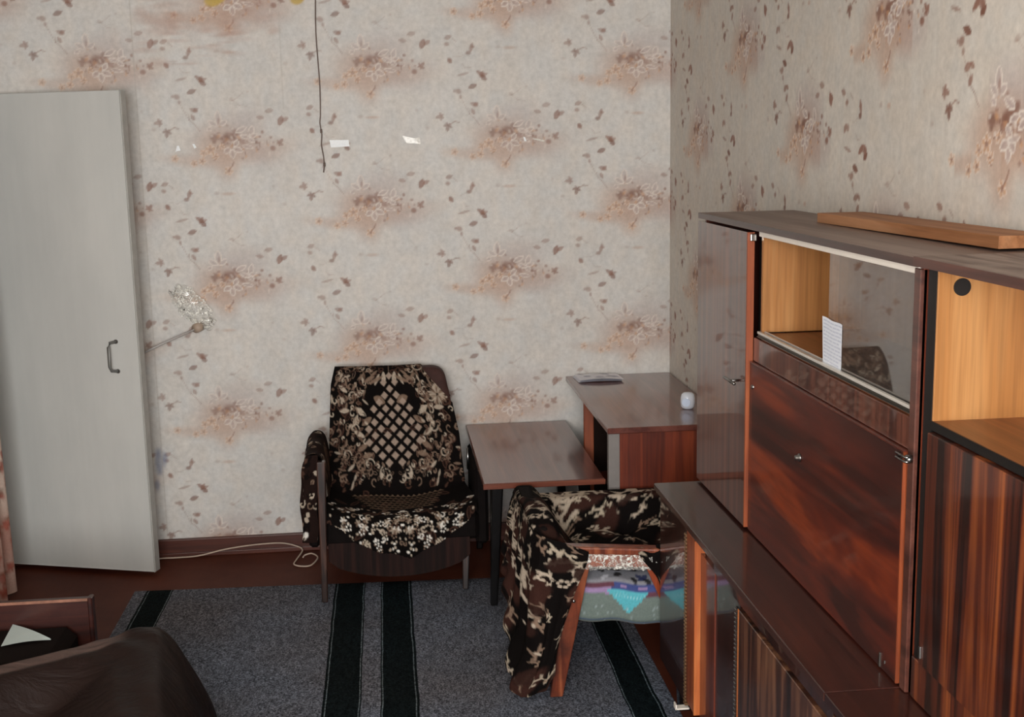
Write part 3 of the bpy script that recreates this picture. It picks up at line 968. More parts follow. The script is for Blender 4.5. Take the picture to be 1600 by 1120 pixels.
bm = BM(); post(bm, (1.19, 5.13, 0), (1.19, 5.13, .706), .03, .03, .045, .045)
fin('leg', bm, M_BLEG, dk, WL[dk])

# newspaper and white pot on the desk
ny, nx = 40, 60
U, T = np.meshgrid(np.linspace(0, 1, nx), np.linspace(0, 1, ny))
pn = Print(np.linspace(0, .19, nx), np.linspace(0, .14, ny), lin(236, 236, 242))
rc = random.Random(3)
for k in range(12):
    pn.ell(rc.uniform(0, .19), rc.uniform(0, .14), rc.uniform(.01, .03), rc.uniform(.008, .02), rc.uniform(0, 3), rc.choice((lin(150, 152, 168), lin(180, 180, 192), lin(226, 226, 226))), .7, .3)
for k in range(13):
    pn.line([(.01, .008 + k * .0105), (.18, .008 + k * .0105)], .003, lin(150, 152, 168), .35, .003)
M_NEWS = printed('folded_newsprint', rough=.7, fine=60, amount=.06)
news = thing('newspaper', 'folded grey newspaper lying at the back corner of the desk', 'newspaper', (.895, 5.10, .728))
for k in range(3):
    P = np.stack([.800 + .188 * U + .004 * k - .006 * T, 5.035 + .140 * T - .006 * k * U, .7292 + .0042 * k + .006 * np.sin(np.pi * U) * (.4 + .3 * k) * (1 - .5 * T)], -1)
    link('sheet', grid_mesh('sheet', P, pn.C), M_NEWS, news, WL[news], True)
bm = BM()
pr2 = [(.016, 0), (.021, .002), (.0262, .010), (.0278, .026), (.0270, .044), (.0235, .056), (.016, .062), (.004, .0635)]
lathe(bm, (1.128, 4.452, .7282), pr2, 28)
pot = tag(fin('round_pot', bm, plain('white_glazed_china', lin(224, 230, 240), .15, coat=.6, var=.02), smooth=True), 'small white rounded china pot on the desk beside the tall cabinet', 'pot')
bm = BM()
disc(bm, (1.1165, 4.428, .757), (-.42, -.9, .08), .016, .0035, 22)
fin('round_face', bm, plain('pale_blue_face', lin(206, 220, 242), .2, var=.02), pot, smooth=False)

# ------------------------------------------------------------------ low table
tb = thing('low_table', 'low glossy brown table with black tapered leg between armchair and desk', 'table', (.54, 4.7, 0))
part('tabletop', M_DESK, tb, (.320, .764, 4.214, 5.170, .513, .535), bev=.004)
part('top_edge', wood('reddish_table_edge', lin(96, 46, 30), lin(120, 62, 42), lin(140, 78, 54), 'x', 30, .06, .35, .7, .1), tb, (.3195, .7645, 4.2115, 4.2155, .5145, .5335), bev=.001)
part('apron', M_BLEG, tb, (.40, .73, 4.40, 5.10, .480, .513))
for (xa, ya), (xb, yb) in (((.362, 4.383), (.386, 4.40)), ((.735, 4.383), (.711, 4.40)), ((.362, 5.08), (.386, 5.06)), ((.735, 5.08), (.711, 5.06))):
    bm = BM(); post(bm, (xa, ya, .0 if ya > 4.8 else .0106), (xb, yb, .513), .028, .028, .048, .048, .006)
    fin('leg', bm, M_BLEG, tb, WL[tb])

# ------------------------------------------------------------------ armchair under the brown throw
M_UPH = plain('dark_brown_upholstery', lin(58, 30, 24), .75, var=.2, scale=40, bump=.15, bscale=200)
M_UPHD = plain('black_brown_upholstery', lin(17, 12, 11), .8, var=.2, scale=40, spec=.1)
M_FRONT = wood('scuffed_dark_front', lin(24, 13, 10), lin(36, 19, 15), lin(48, 26, 20), 'z', 40, .05, .6, 0, .2, .8, spec=.15)
ac = thing('armchair', 'dark wooden armchair against the wall, draped with a brown patterned throw', 'armchair', (0, 4.8, 0))


def slab(name, mat, parent, outline, y_of, th, nsub=1):
    """upright cushion: outline in (x,z), front y from y_of(x,z), thickness th"""
    bm = BM()
    f = [bm.verts.new((x, y_of(x, z), z)) for x, z in outline]
    b = [bm.verts.new((x, y_of(x, z) + th, z)) for x, z in outline]
    n = len(outline)
    bm.faces.new(f); bm.faces.new(b[::-1])
    for i in range(n): bm.faces.new((f[i], b[i], b[(i + 1) % n], f[(i + 1) % n]))
    es = [e for e in bm.edges]
    bmesh.ops.bevel(bm, geom=es, offset=.012, segments=3, profile=.5, affect='EDGES')
    return fin(name, bm, mat, parent, WL[parent], True)


def yback(x, z): return 4.875 + (z - .34) * .40
outl = [(-.262, .34), (.285, .34), (.272, .55), (.245, .72), (.232, .785), (.215, .806), (.185, .815), (.10, .815), (-.05, .800), (-.20, .795), (-.225, .785), (-.238, .75), (-.25, .55)]
slab('backrest', M_UPH, ac, outl, yback, .07)
part('seat', M_UPHD, ac, (-.285, .325, 4.56, 4.93, .215, .322), bev=.015)
bm = BM()
n = 15
top, bot = [], []
for i in range(n):
    t = i / (n - 1)
    x = -.262 + t * .55
    top.append((x, .30)); bot.append((x, .155 - .075 * math.sin(math.pi * t) ** .6))
f = [bm.verts.new((x, 4.555 + .008, z)) for x, z in top]; g = [bm.verts.new((x, 4.555 + .008, z)) for x, z in bot]
f2 = [bm.verts.new((x, 4.580, z)) for x, z in top]; g2 = [bm.verts.new((x, 4.580, z)) for x, z in bot]
for i in range(n - 1):
    bm.faces.new((f[i], f[i + 1], g[i + 1], g[i])); bm.faces.new((f2[i], g2[i], g2[i + 1], f2[i + 1]))
    bm.faces.new((g[i], g[i + 1], g2[i + 1], g2[i])); bm.faces.new((f[i], f2[i], f2[i + 1], f[i + 1]))
for i in (0, n - 1): bm.faces.new((f[i], g[i], g2[i], f2[i]))
fin('front_rail', bm, M_FRONT, ac, WL[ac])
for p0, p1 in (((-.281, 4.518, .0106), (-.272, 4.535, .565)), ((.266, 4.575, .0106), (.276, 4.605, .230))):
    bm = BM(); post(bm, p0, p1, .022, .026, .034, .036, .004)
    fin('leg', bm, M_CHLEG, ac, WL[ac])
for x in (-.26, .27):
    bm = BM(); post(bm, (x, 5.06, .0), (x, 4.98, .34), .022, .026, .034, .036, .004)
    fin('leg', bm, M_CHLEG, ac, WL[ac])
part('armrest', M_UPHD, ac, (-.334, -.292, 4.555, 4.99, .215, .572), bev=.012)
part('armrest', M_UPHD, ac, (.315, .366, 4.590, 5.00, .185, .497), bev=.012)
bm = BM(); tube(bm, [(.312, 4.93, .49), (.312, 4.93, .40)], .006, 8)
fin('arm_rod', bm, M_STEEL, ac, smooth=True)

# --- throw: print
CREAM = lin(182, 167, 149); TAN = lin(128, 106, 90); MIDB = lin(78, 54, 44); BLK = lin(13, 9, 8); DBR = lin(32, 20, 17); WHT = lin(236, 230, 220)


def curl(p, x, y, r, a0, sgn, wd, col, turns=.8, al=1.0):
    pts = []
    for k in range(12):
        t = k / 11
        a = a0 + sgn * t * turns * 2 * math.pi
        rr = r * (1 - .75 * t)
        pts.append((x + rr * math.cos(a), y + rr * math.sin(a)))
    p.line(pts, wd, col, al, .003)


def mirror(p, fn, *args):
    fn(1, *args); fn(-1, *args)


W1, L1 = .60, 1.05
res = .0032
us = np.arange(-W1 / 2, W1 / 2 + res, res); vs = np.arange(0, L1 + res, res)
pt = Print(us, vs, BLK)
rt = random.Random(21)
# v runs from behind the top (0) down the back (.08-.55), over the seat (.55-.85), to the hanging hem
for s in (1, -1):
    r = random.Random(77)
    for k in range(46):                                      # brown ground leaves
        x, y = r.uniform(.03, .29), r.uniform(.03, .98)
        pt.leaf(s * x, y, r.uniform(0, 6.28) * s, r.uniform(.03, .07), r.uniform(.015, .03), DBR, .9, MIDB)
    # big roses and scrolls on the back
    for x, y, R in ((.150, .175, .040), (.195, .30, .028), (.185, .41, .024), (.120, .535, .026), (.235, .24, .022), (.050, .565, .022), (.22, .50, .022)):
        for q in range(3):
            curl(pt, s * x, y, R * (1.05 - .3 * q), q * 2.1, s, .0042, CREAM if q != 1 else TAN, .62, .85)
        for q in range(7):
            a = q * .9 + x * 40
            pt.leaf(s * (x + R * math.cos(a)), y + R * math.sin(a), math.atan2(math.sin(a), s * math.cos(a)) + s * .7, R * .9, R * .36, r.choice((CREAM, TAN, BLK, BLK, MIDB)), .85, TAN)
        pt.ell(s * x, y, R * .35, R * .3, 0, BLK, 1, .2)
        pt.ell(s * (x + .004), y, R * .16, R * .12, 0, CREAM, .9, .3)
    # leaf tongues beside the lattice
    for x, y, a, L, W, c in ((.03, .205, 95, .055, .022, CREAM), (.05, .215, 60, .05, .014, CREAM), (.075, .225, 20, .06, .016, TAN), (.03, .225, 20, .075, .014, TAN), (.06, .20, 35, .05, .012, TAN),
                             (.095, .13, -60, .06, .026, CREAM), (.085, .30, 160, .06, .03, TAN), (.13, .275, 25, .05, .02, CREAM), (.10, .37, 30, .055, .022, TAN),
                             (.125, .365, -30, .06, .02, CREAM), (.135, .44, -25, .055, .018, CREAM), (.12, .46, 30, .06, .02, TAN), (.165, .36, 60, .05, .018, CREAM),
                             (.10, .50, 10, .05, .02, TAN), (.06, .54, 80, .045, .018, CREAM), (.205, .345, 0, .05, .018, CREAM), (.215, .28, -30, .05, .016, CREAM), (.02, .12, 80, .05, .018, CREAM), (.06, .105, -10, .06, .02, MIDB), (.10, .095, 10, .07, .024, TAN)):
        a = math.radians(a)
        pt.leaf(s * x, y, math.atan2(math.sin(a), s * math.cos(a)), L, W, c, .9, None)
    for k in range(150):
        x, y = r.uniform(.02, .28), r.uniform(.05, .60)
        if abs(x) < min((y - .17) * .55 + .02, .152 - max(0, y - .47) * 1.6) and y < .54: continue
        curl(pt, s * x, y, r.uniform(.007, .018), r.uniform(0, 6.28), s * r.choice((1, -1)), r.uniform(.0026, .0048), r.choice((CREAM, TAN, TAN, MIDB, BLK)), .7, .85)
    for k in range(150):
        x, y = r.uniform(.13, .30), r.uniform(.05, .62)
        c = r.choice((CREAM, TAN, TAN, MIDB, lin(110, 88, 74)))
        if r.random() < .5: curl(pt, s * x, y, r.uniform(.008, .016), r.uniform(0, 6.28), s, r.uniform(.003, .005), c, .7, .85)
        else: pt.leaf(s * x, y, r.uniform(0, 6.28), r.uniform(.015, .04), r.uniform(.006, .012), c, .85, None)
    for k in range(26):                                      # fine petals at the edge
        a = k * .5
        if s > 0: pt.leaf(.235 + .006 * math.cos(a), .30 + .006 * math.sin(a), a, .034, .006, CREAM if k % 2 else TAN, .8, None)
    # seat: dotted sprigs near the hem; whiter dots stand for light on the seat
    for k in range(190):
        x = abs(r.gauss(0, .17)); y = r.uniform(.72, 1.03)
        if x > .295: continue
        if y < .80 - .25 * max(0, x - .13): continue
        c = r.choice((WHT, CREAM, CREAM, TAN))
        t = r.random()
        if t < .55: pt.ell(s * x, y, r.uniform(.003, .0065), r.uniform(.003, .0055), 0, c, .95, .35)
        elif t < .8: curl(pt, s * x, y, r.uniform(.008, .016), r.uniform(0, 6.28), s, .0035, c, .8, .9)
        else:
            for q in range(5): pt.ell(s * (x + .009 * math.cos(q * 1.257)), y + .009 * math.sin(q * 1.257), .0035, .0035, 0, c, .9, .35)
    for k in range(10):
        x, y = r.uniform(.02, .27), r.uniform(.82, .96)
        for q in range(6): pt.leaf(s * x, y, q * 1.05 + k, .015, .006, r.choice((CREAM, TAN, WHT)), .85, None)
# lattice of diamonds
for i in range(-4, 5):
    for j in range(-7, 8):
        if (i + j) % 2: continue
        x, y = i * .0290, .365 + j * .0235
        if abs(x) > (y - .185) * .55 + .01 or abs(x) > .130 - max(0, y - .47) * 1.4 or y > .53: continue
        w = pt.win(x, y, .030)
        if w is None: continue
        d = np.abs(w[2]) / .0178 + np.abs(w[3]) / .0146
        pt.put(w, .95 * np.clip((1 - d) / .25 + .5, 0, 1), lin(160, 141, 126))
for k in range(12): pt.ell(0, .12 + k * .008, .0028, .0028, 0, TAN, .9, .3)
# tan chevrons on the seat
for i in range(-8, 9):
    for j in range(0, 7):
        x, y = i * .0235 + (j % 2) * .0118, .640 + j * .022
        if abs(x) > .19 - .010 * j: continue
        c = lin(124, 102, 84)
        pt.line([(x - .010, y + .010), (x, y), (x + .010, y + .010)], .0042, c, .85, .003)
        pt.ell(x, y + .010, .0025, .0025, 0, c, .8, .4)
pt.C[:] = pt.C * (.9 + .2 * np.random.RandomState(1).rand(*pt.C.shape[:2], 1))

# --- throw: shape
prof = np.array([(5.145, .66), (5.142, .78), (5.118, .818), (5.075, .826), (5.035, .800), (4.935, .56), (4.885, .435), (4.858, .370), (4.830, .347), (4.76, .345), (4.62, .343), (4.570, .338), (4.545, .322), (4.533, .29), (4.527, .22), (4.522, .12)])
sl = np.concatenate([[0], np.cumsum(np.hypot(*np.diff(prof, axis=0).T))])
vn = vs / L1 * sl[-1]


def interp_s(v): return np.interp(v, sl, prof[:, 0]), np.interp(v, sl, prof[:, 1])


py, pz = interp_s(vn)
kern = np.ones(11) / 11
py = np.convolve(np.pad(py, 5, 'edge'), kern, 'valid'); pz = np.convolve(np.pad(pz, 5, 'edge'), kern, 'valid')
U, V = np.meshgrid(us / (W1 / 2), vs)
PY = np.repeat(py[:, None], len(us), 1); PZ = np.repeat(pz[:, None], len(us), 1)
onback = np.clip((PZ - .36) / .10, 0, 1)
xl = np.where(PZ > .36, np.interp(PZ, [.36, .55, .76, .83], [-.266, -.258, -.246, -.228]), -.262)
xr = np.where(PZ > .36, np.interp(PZ, [.36, .55, .70, .80, .83], [.292, .278, .250, .228, .218]), np.interp(PY, [4.52, 4.62, 4.87], [.315, .322, .285]))
PX = (xl + xr) / 2 + U * (xr - xl) / 2
# sagging seat, creases, soft folds
seat = np.clip((4.90 - PY) / .08, 0, 1) * np.clip((PY - 4.50) / .05, 0, 1)
PZ = PZ - .020 * seat * (1 - U ** 2) + .022 * seat * np.abs(U) ** 3
PY = PY - onback * (.016 * (1 - U ** 2) - .012)
PZ = PZ + .004 * np.sin(U * 7 + V * 15) * seat
hang = np.clip((.335 - PZ) / .1, 0, 1) * (PY < 4.56)
PY = PY - .010 * hang * (1 + np.sin(U * 16))
PY = PY + .003 * onback * np.sin(U * 9 + V * 22)
hem = np.interp(U, [-1, -.8, -.62, -.40, -.12, .10, .32, .60, .85, 1.0], [.315, .285, .235, .20, .182, .165, .195, .240, .29, .335])
rightcut = np.interp(PZ, [.36, .62, .70, .78, .83], [.40, .30, .235, .165, .125])
keep = (PZ > hem) & ~((onback > .5) & (PX > rightcut) & (PY < 5.2)) 
keep |= False
k2 = keep[:-1, :-1] & keep[1:, 1:] & keep[:-1, 1:] & keep[1:, :-1]
P = np.stack([PX, PY - .004, PZ + .004], -1)
M_VELOUR = printed('brown_velour_throw', rough=.85, fine=160, amount=.18, bump=.10, spec=.08)
th = thing('throw', 'brown velour throw with cream lattice and flowers over the armchair by the wall', 'throw', (0, 4.8, .3))
link('cloth', grid_mesh('cloth', P, pt.C, k2), M_VELOUR, th, WL[th], True)
# the part lying over the left arm and hanging outside it
nu, nv = 120, 110
pa = Print(np.linspace(0, .42, nu), np.linspace(0, .50, nv), DBR)
r = random.Random(5)
for k in range(70):
    x, y = r.uniform(0, .42), r.uniform(.12, .5)
    curl(pa, x, y, r.uniform(.010, .02), r.uniform(0, 6.28), r.choice((1, -1)), .005, r.choice((CREAM, TAN, BLK)), .8, .9)
for k in range(40):
    x, y = r.uniform(0, .42), r.uniform(0.15, .5)
    pa.leaf(x, y, r.uniform(0, 6.28), r.uniform(.02, .05), .02, r.choice((BLK, BLK, CREAM, MIDB)), .9, None)
for k in range(14): pa.leaf(r.uniform(0, .3), r.uniform(.0, .14), r.uniform(0, 6.28), .06, .03, lin(96, 74, 60), .7, None)
pa.ell(.03, .455, .014, .012, 0, WHT, .9, .3)
pf = np.array([(-.262, .40), (-.272, .52), (-.284, .580), (-.312, .597), (-.340, .586), (-.352, .55), (-.358, .40), (-.360, .245)])
sl2 = np.concatenate([[0], np.cumsum(np.hypot(*np.diff(pf, axis=0).T))])
q = np.linspace(0, sl2[-1], nv)
ax_, az_ = np.interp(q, sl2, pf[:, 0]), np.interp(q, sl2, pf[:, 1])
kern = np.ones(9) / 9
ax_ = np.convolve(np.pad(ax_, 4, 'edge'), kern, 'valid'); az_ = np.convolve(np.pad(az_, 4, 'edge'), kern, 'valid')
U, V = np.meshgrid(np.linspace(0, 1, nu), np.linspace(0, 1, nv))
AX = ax_[:, None] + .012 + 0 * U + .006 * np.sin(U * 20) * V - .012 * V * U
AY = 4.537 + U * .40 + 0 * V - .01 * V
AZ = az_[:, None] + 0 * U + .004 * np.sin(U * 13 + 2) - .05 * (V > .75) * 0
link('arm_cloth', grid_mesh('arm_cloth', np.stack([AX, AY, AZ], -1), pa.C), M_VELOUR, th, WL[th], True)

U, V = np.meshgrid(np.linspace(0, 1, 40), np.linspace(0, 1, 90))
FX = -.352 + .034 * np.clip((V - .72) / .28, 0, 1) ** 2.2 + U * (.058 + .012 * V - .030 * np.clip((V - .72) / .28, 0, 1) ** 2.2) - .006 * (1 - V) + .004 * np.sin(V * 11)
FY = 4.536 - .006 * np.sin(U * 3.1) - .003 * np.sin(V * 17)
FZ = .245 + V * .345 - .05 * (1 - V) * U * 0
ii = np.clip((U * 25 + 4).astype(int), 0, nu - 1); jj = np.clip(((1 - V) * 70 + 36).astype(int), 0, nv - 1)
link('arm_front', grid_mesh('arm_front', np.stack([FX, FY, FZ], -1), pa.C[jj, ii]), M_VELOUR, th, WL[th], True)

# ------------------------------------------------------------------ second armchair, in profile beside the low cabinet
M_CH2 = wood('reddish_armchair_wood', lin(96, 40, 22), lin(130, 62, 36), lin(158, 88, 56), 'z', 34, .10, .35, .7, .12, .8, wear=.8, wearcol=lin(52, 26, 18))
M_CH2R = wood('bright_red_wood', lin(128, 52, 26), lin(150, 66, 34), lin(166, 82, 46), 'z', 30, .06, .35, .7, .12, .6)
c2 = thing('armchair', 'low reddish wooden armchair in profile with a patchwork cushion beside the low cabinet', 'armchair', (.70, 3.86, 0))


def slant(name, mat, y0, y1, p0, p1, w0, w1, parent=c2, bev=.003):
    """board in the x-z plane from p0 to p1 with widths w0, w1 along x"""
    bm = BM()
    P = []
    for (x, z), w in ((p0, w0), (p1, w1)):
        P += [(x - w / 2, y0, z), (x + w / 2, y0, z), (x + w / 2, y1, z), (x - w / 2, y1, z)]
    hexa(bm, P, bev)
    return fin(name, bm, mat, parent, WL[parent])


for ya, yb in ((3.572, 3.600), (4.120, 4.148)):
    lg = slant('leg', M_CH2, ya, yb, (.487, .0106), (.570, .468), .040, .066)
    if ya < 3.8:
        bm = BM(); disc(bm, (.545, ya, .328), (0, -1, 0), .0055, .004, 12)
        fin('screw_head', bm, M_ALU, lg, smooth=True)
    slant('leg', M_CH2R, ya, yb, (.965, .0106), (.792, .468), .034, .070)
for ya, yb in ((3.567, 3.613), (4.104, 4.150)):
    bm = BM()
    P = [(.478, ya, .486), (.868, ya, .455), (.868, yb, .455), (.478, yb, .486)]
    hexa(bm, P + [(x, y, z + .024) for x, y, z in P], .006)
    fin('armrest', M_CH2, c2, WL[c2]) if False else fin('armrest', bm, M_CH2, c2, WL[c2])
    bm = BM()
    P = [(.548, ya + .010, .436), (.830, ya + .010, .420), (.830, yb - .012, .420), (.548, yb - .012, .436)]
    hexa(bm, P + [(x, y, z + .040) for x, y, z in P], .003)
    fin('side_rail', bm, M_CH2R, c2, WL[c2])
slant('backrest', M_UPHD, 3.625, 4.10, (.545, .26), (.452, .555), .055, .045, bev=.012)
part('seat_frame', M_FRONT, c2, (.52, .98, 3.660, 4.085, .222, .250))
# patchwork cushion
n1, n2 = 96, 60
m_ = 40
U, V = np.meshgrid(np.linspace(0, 1, 150), np.linspace(0, 1, 150))
cxs = np.linspace(0, .52, 150)
girth = np.linspace(0, .70, 150)
pq = Print(cxs, girth, lin(108, 120, 116))
SAGE, TURQ, LILAC, MAUVE, BLUE, WSH = lin(112, 124, 118), lin(92, 178, 190), lin(156, 132, 170), lin(104, 66, 78), lin(70, 80, 132), lin(206, 206, 214)
# girth: 0 bottom front edge .. .115 top of the near side .. then over the top
w_ = pq.win(.26, .35, .6)
XX_, GG_ = np.meshgrid(cxs, girth)
def region(mask, col): pq.C[mask] = col
sg = np.abs(((XX_ - .287 + .23) % .46) - .23)
sg = np.abs(XX_ - .245)
region(GG_ > .100 + .05 * np.clip(XX_ / .10, 0, 1) * (XX_ < .07), MAUVE)
region((GG_ > .100) & (GG_ < .132) & (XX_ > .07) & (XX_ < .20), LILAC)
region((GG_ < .104 + .010 * np.sin(XX_ * 16)) , SAGE)
region((GG_ > .045 + sg * 1.05) & (GG_ < .120), TURQ)
region((GG_ > .120) & (GG_ < .150) & (XX_ > .19), BLUE)
region((GG_ > .126) & (GG_ < .140) & (XX_ > .22) & (np.sin(XX_ * 90) > .2), LILAC)
region((GG_ > .130) & (GG_ < .150) & (XX_ < .20), MAUVE)
region((GG_ > .150), WSH * .45)
for k in range(260):
    pq.ell(rnd.uniform(0, .52), rnd.uniform(.152, .6), .016, .009, rnd.uniform(0, 3), rnd.choice((BLK, BLK, BLUE * .5, WSH)), .9, .2)
for i in range(20):
    for j in range(8):
        xx, gg = .16 + i * .010 + (j % 2) * .005, .05 + j * .010
        if gg > .052 + abs(xx - .245) * 1.05 and gg < .116: pq.ell(xx, gg, .0018, .0018, 0, lin(190, 226, 230), .7, .4)
for k in range(50): pq.ell(rnd.uniform(0, .52), rnd.uniform(.0, .07), .003, .003, 0, lin(170, 184, 186), .5, .5)
pq.line([(0, .010), (.10, .022), (.26, .012), (.52, .006)], .009, lin(92, 108, 136), .8, .004)
pq.line([(0, .003), (.52, .003)], .006, lin(120, 96, 100), .8, .004)
# cross-section of the cushion in (y,z): near bottom edge, bulging side, top, far side
cs = np.array([(3.622, .232), (3.606, .250), (3.602, .300), (3.606, .345), (3.625, .372), (3.68, .385), (3.86, .392), (4.05, .385), (4.09, .36), (4.10, .30), (4.09, .245), (3.86, .238), (3.622, .232)])
cl = np.concatenate([[0], np.cumsum(np.hypot(*np.diff(cs, axis=0).T))])
g = np.linspace(0, cl[-1] * .999, 150)
cy_, cz_ = np.interp(g, cl, cs[:, 0]), np.interp(g, cl, cs[:, 1])
tx = np.linspace(0, 1, 150)
endf = np.clip(np.minimum(tx / .06, (1 - tx) / .06), 0, 1) ** .5
CX = .488 + tx[None, :] * .50 + 0 * cy_[:, None]
cmid_y, cmid_z = 3.86, .312
CY = cmid_y + (cy_[:, None] - cmid_y) * (.94 + .06 * endf[None, :])
CZ = cmid_z + (cz_[:, None] - cmid_z) * (.25 + .75 * endf[None, :])
CZ = CZ + (.020 - .055 * tx[None, :]) + .004 * np.sin(tx[None, :] * 20)
gcol = np.clip((g / cl[-1] * .70 / .70 * cl[-1]), 0, .70)
ci = np.clip(np.searchsorted(girth, g), 0, 149)
M_PATCH = printed('patchwork_cotton', rough=.85, fine=120, amount=.12, bump=.1, spec=.1)
o = link('cushion', grid_mesh('cushion', np.stack([CX, CY, CZ], -1), pq.C[ci]), M_PATCH, c2, WL[c2], True)
o['label'] = 'patchwork seat cushion with turquoise triangle'
# clear film wrapped round the near arm rail
bm = BM()
rs = np.random.RandomState(3)
ringn, seg = 14, 40
rings = []
for i in range(seg):
    t = i / (seg - 1)
    x = .553 + t * .26
    zc = .456 - t * .016
    rr = []
    for k in range(ringn):
        a = 2 * math.pi * k / ringn
        ca, sa = math.cos(a), math.sin(a)
        ry, rz = .024, .028
        e = .55
        yy = 3.587 + math.copysign(abs(ca) ** e, ca) * ry + rs.randn() * .0014
        zz = zc + math.copysign(abs(sa) ** e, sa) * rz + rs.randn() * .0016
        rr.append(bm.verts.new((x + rs.randn() * .001, yy, zz)))
    rings.append(rr)
for A, B in zip(rings[:-1], rings[1:]):
    for k in range(ringn): bm.faces.new((A[k], A[(k + 1) % ringn], B[(k + 1) % ringn], B[k]))
fin('film_wrap', bm, M_FILM, c2, WL[c2])['label'] = 'crumpled clear film round the arm'

# --- throw over the second armchair
W2, L2 = 1.10, 1.10
res = .004
pu = np.arange(0, W2 + res, res); pv = np.arange(0, L2 + res, res)
p2 = Print(pu, pv, BLK)
r = random.Random(31)
for k in range(40): p2.ell(r.uniform(0, W2), r.uniform(0, L2), r.uniform(.04, .10), r.uniform(.03, .07), r.uniform(0, 3), lin(58, 35, 29), .9, .25)


def flourish(p, x, y, sz, a, sgn, col):
    pts = []
    for k in range(14):
        t = k / 13
        aa = a + sgn * (t * 4.2 * t + .2)
        x += sz * .16 * math.cos(aa) * (1.15 - .6 * t); y += sz * .16 * math.sin(aa) * (1.15 - .6 * t)
        pts.append((x, y))
    for k in range(13):
        p.line(pts[k:k + 2], sz * (.07 + .11 * math.sin(math.pi * k / 13)), col, .95, .003)
    for k in (2, 5, 8):
        p.leaf(pts[k][0], pts[k][1], a + sgn * (-1.1 + k * .35), sz * .60, sz * .19, col, .95, None)
    p.ell(pts[-1][0], pts[-1][1], sz * .13, sz * .13, 0, col, .95, .3)


for k in range(250):
    x, y = r.uniform(0, W2), r.uniform(0, L2)
    c = r.choice((CREAM, lin(176, 162, 142), lin(160, 146, 128), TAN))
    flourish(p2, x, y, r.uniform(.024, .058), r.uniform(0, 6.28), r.choice((1, -1)), c)
for k in range(16): flourish(p2, r.uniform(0, W2), r.uniform(0, L2), r.uniform(.075, .105), r.uniform(0, 6.28), r.choice((1, -1)), CREAM)
for q_ in ((.62, .55), (.74, .56), (.50, .57), (.70, .62)): flourish(p2, q_[0], q_[1], .085, q_[0] * 20, 1, CREAM)
for k in range(60): p2.ell(r.uniform(0, W2), r.uniform(0, L2), r.uniform(.02, .05), r.uniform(.015, .03), r.uniform(0, 3), r.choice((BLK, lin(46, 28, 23))), .97, .2)
for k in range(120):
    x, y, a = r.uniform(0, W2), r.uniform(0, L2), r.uniform(0, 6.28)
    p2.leaf(x, y, a, r.uniform(.012, .035), r.uniform(.006, .012), r.choice((CREAM, TAN, BLK)), .95, None)
for k in range(22):
    x, y = r.uniform(0, W2), r.uniform(0, L2)
    for q in range(6): p2.ell(x + .016 * math.cos(q * 1.05), y + .013 * math.sin(q * 1.05), .0065, .006, 0, CREAM, .9, .3)
t2 = thing('throw', 'brown and cream scroll-patterned throw over the armchair beside the low cabinet', 'throw', (.6, 3.86, .3))


def colour_at(pu_, pv_):
    i = np.clip((np.asarray(pu_) / res).astype(int), 0, len(pu) - 1)
    j = np.clip((np.asarray(pv_) / res).astype(int), 0, len(pv) - 1)
    return p2.C[j, i]


def sstep(a, b, x):
    t = np.clip((x - a) / (b - a), 0, 1)
    return t * t * (3 - 2 * t)


# (a) the top: back ridge, hollow of the seat, far arm
X_, Y_ = np.meshgrid(np.arange(.418, .985, .004), np.arange(3.580, 4.176, .004))
back = .578 - .035 * sstep(3.75, 4.1, Y_) - .055 * sstep(3.70, 3.575, Y_)
seatz = .408 + .012 * np.sin(X_ * 30) * np.sin(Y_ * 24)
Z_ = seatz + (back - seatz) * (1 - sstep(.475, .60, X_))
Z_ = np.where(X_ < .44, Z_ - 12 * (.44 - X_) ** 2 * 10 * .4, Z_)
farm = sstep(4.00, 4.085, Y_)
Z_ = Z_ + (np.maximum(.512, Z_) - Z_) * farm
Z_ = Z_ - sstep(4.150, 4.176, Y_) * .10
lip = sstep(3.64, 3.60, Y_)                                  # near edge gathered against the near arm
Z_ = Z_ + lip * (np.minimum(Z_, .50) - Z_) * .6 + .012 * sstep(3.66, 3.62, Y_) * (X_ < .60)
Z_ = Z_ + .005 * np.sin(X_ * 55 + Y_ * 20) * (1 - farm)
keep = ~((X_ > .585) & (Y_ < 3.63)) & ~((X_ > .56) & (Y_ < 3.615))
k2 = keep[:-1, :-1] & keep[1:, 1:] & keep[:-1, 1:] & keep[1:, :-1]
dU = np.cumsum(np.hypot(np.diff(X_, axis=1, prepend=X_[:, :1]), np.diff(Z_, axis=1, prepend=Z_[:, :1])), 1)
dV = np.cumsum(np.hypot(np.diff(Y_, axis=0, prepend=Y_[:1]), np.diff(Z_, axis=0, prepend=Z_[:1])), 0)
Ctop = colour_at(dU + .25, dV)
link('cloth', grid_mesh('cloth', np.stack([X_, Y_, Z_], -1), Ctop, k2), M_VELOUR, t2, WL[t2], True)
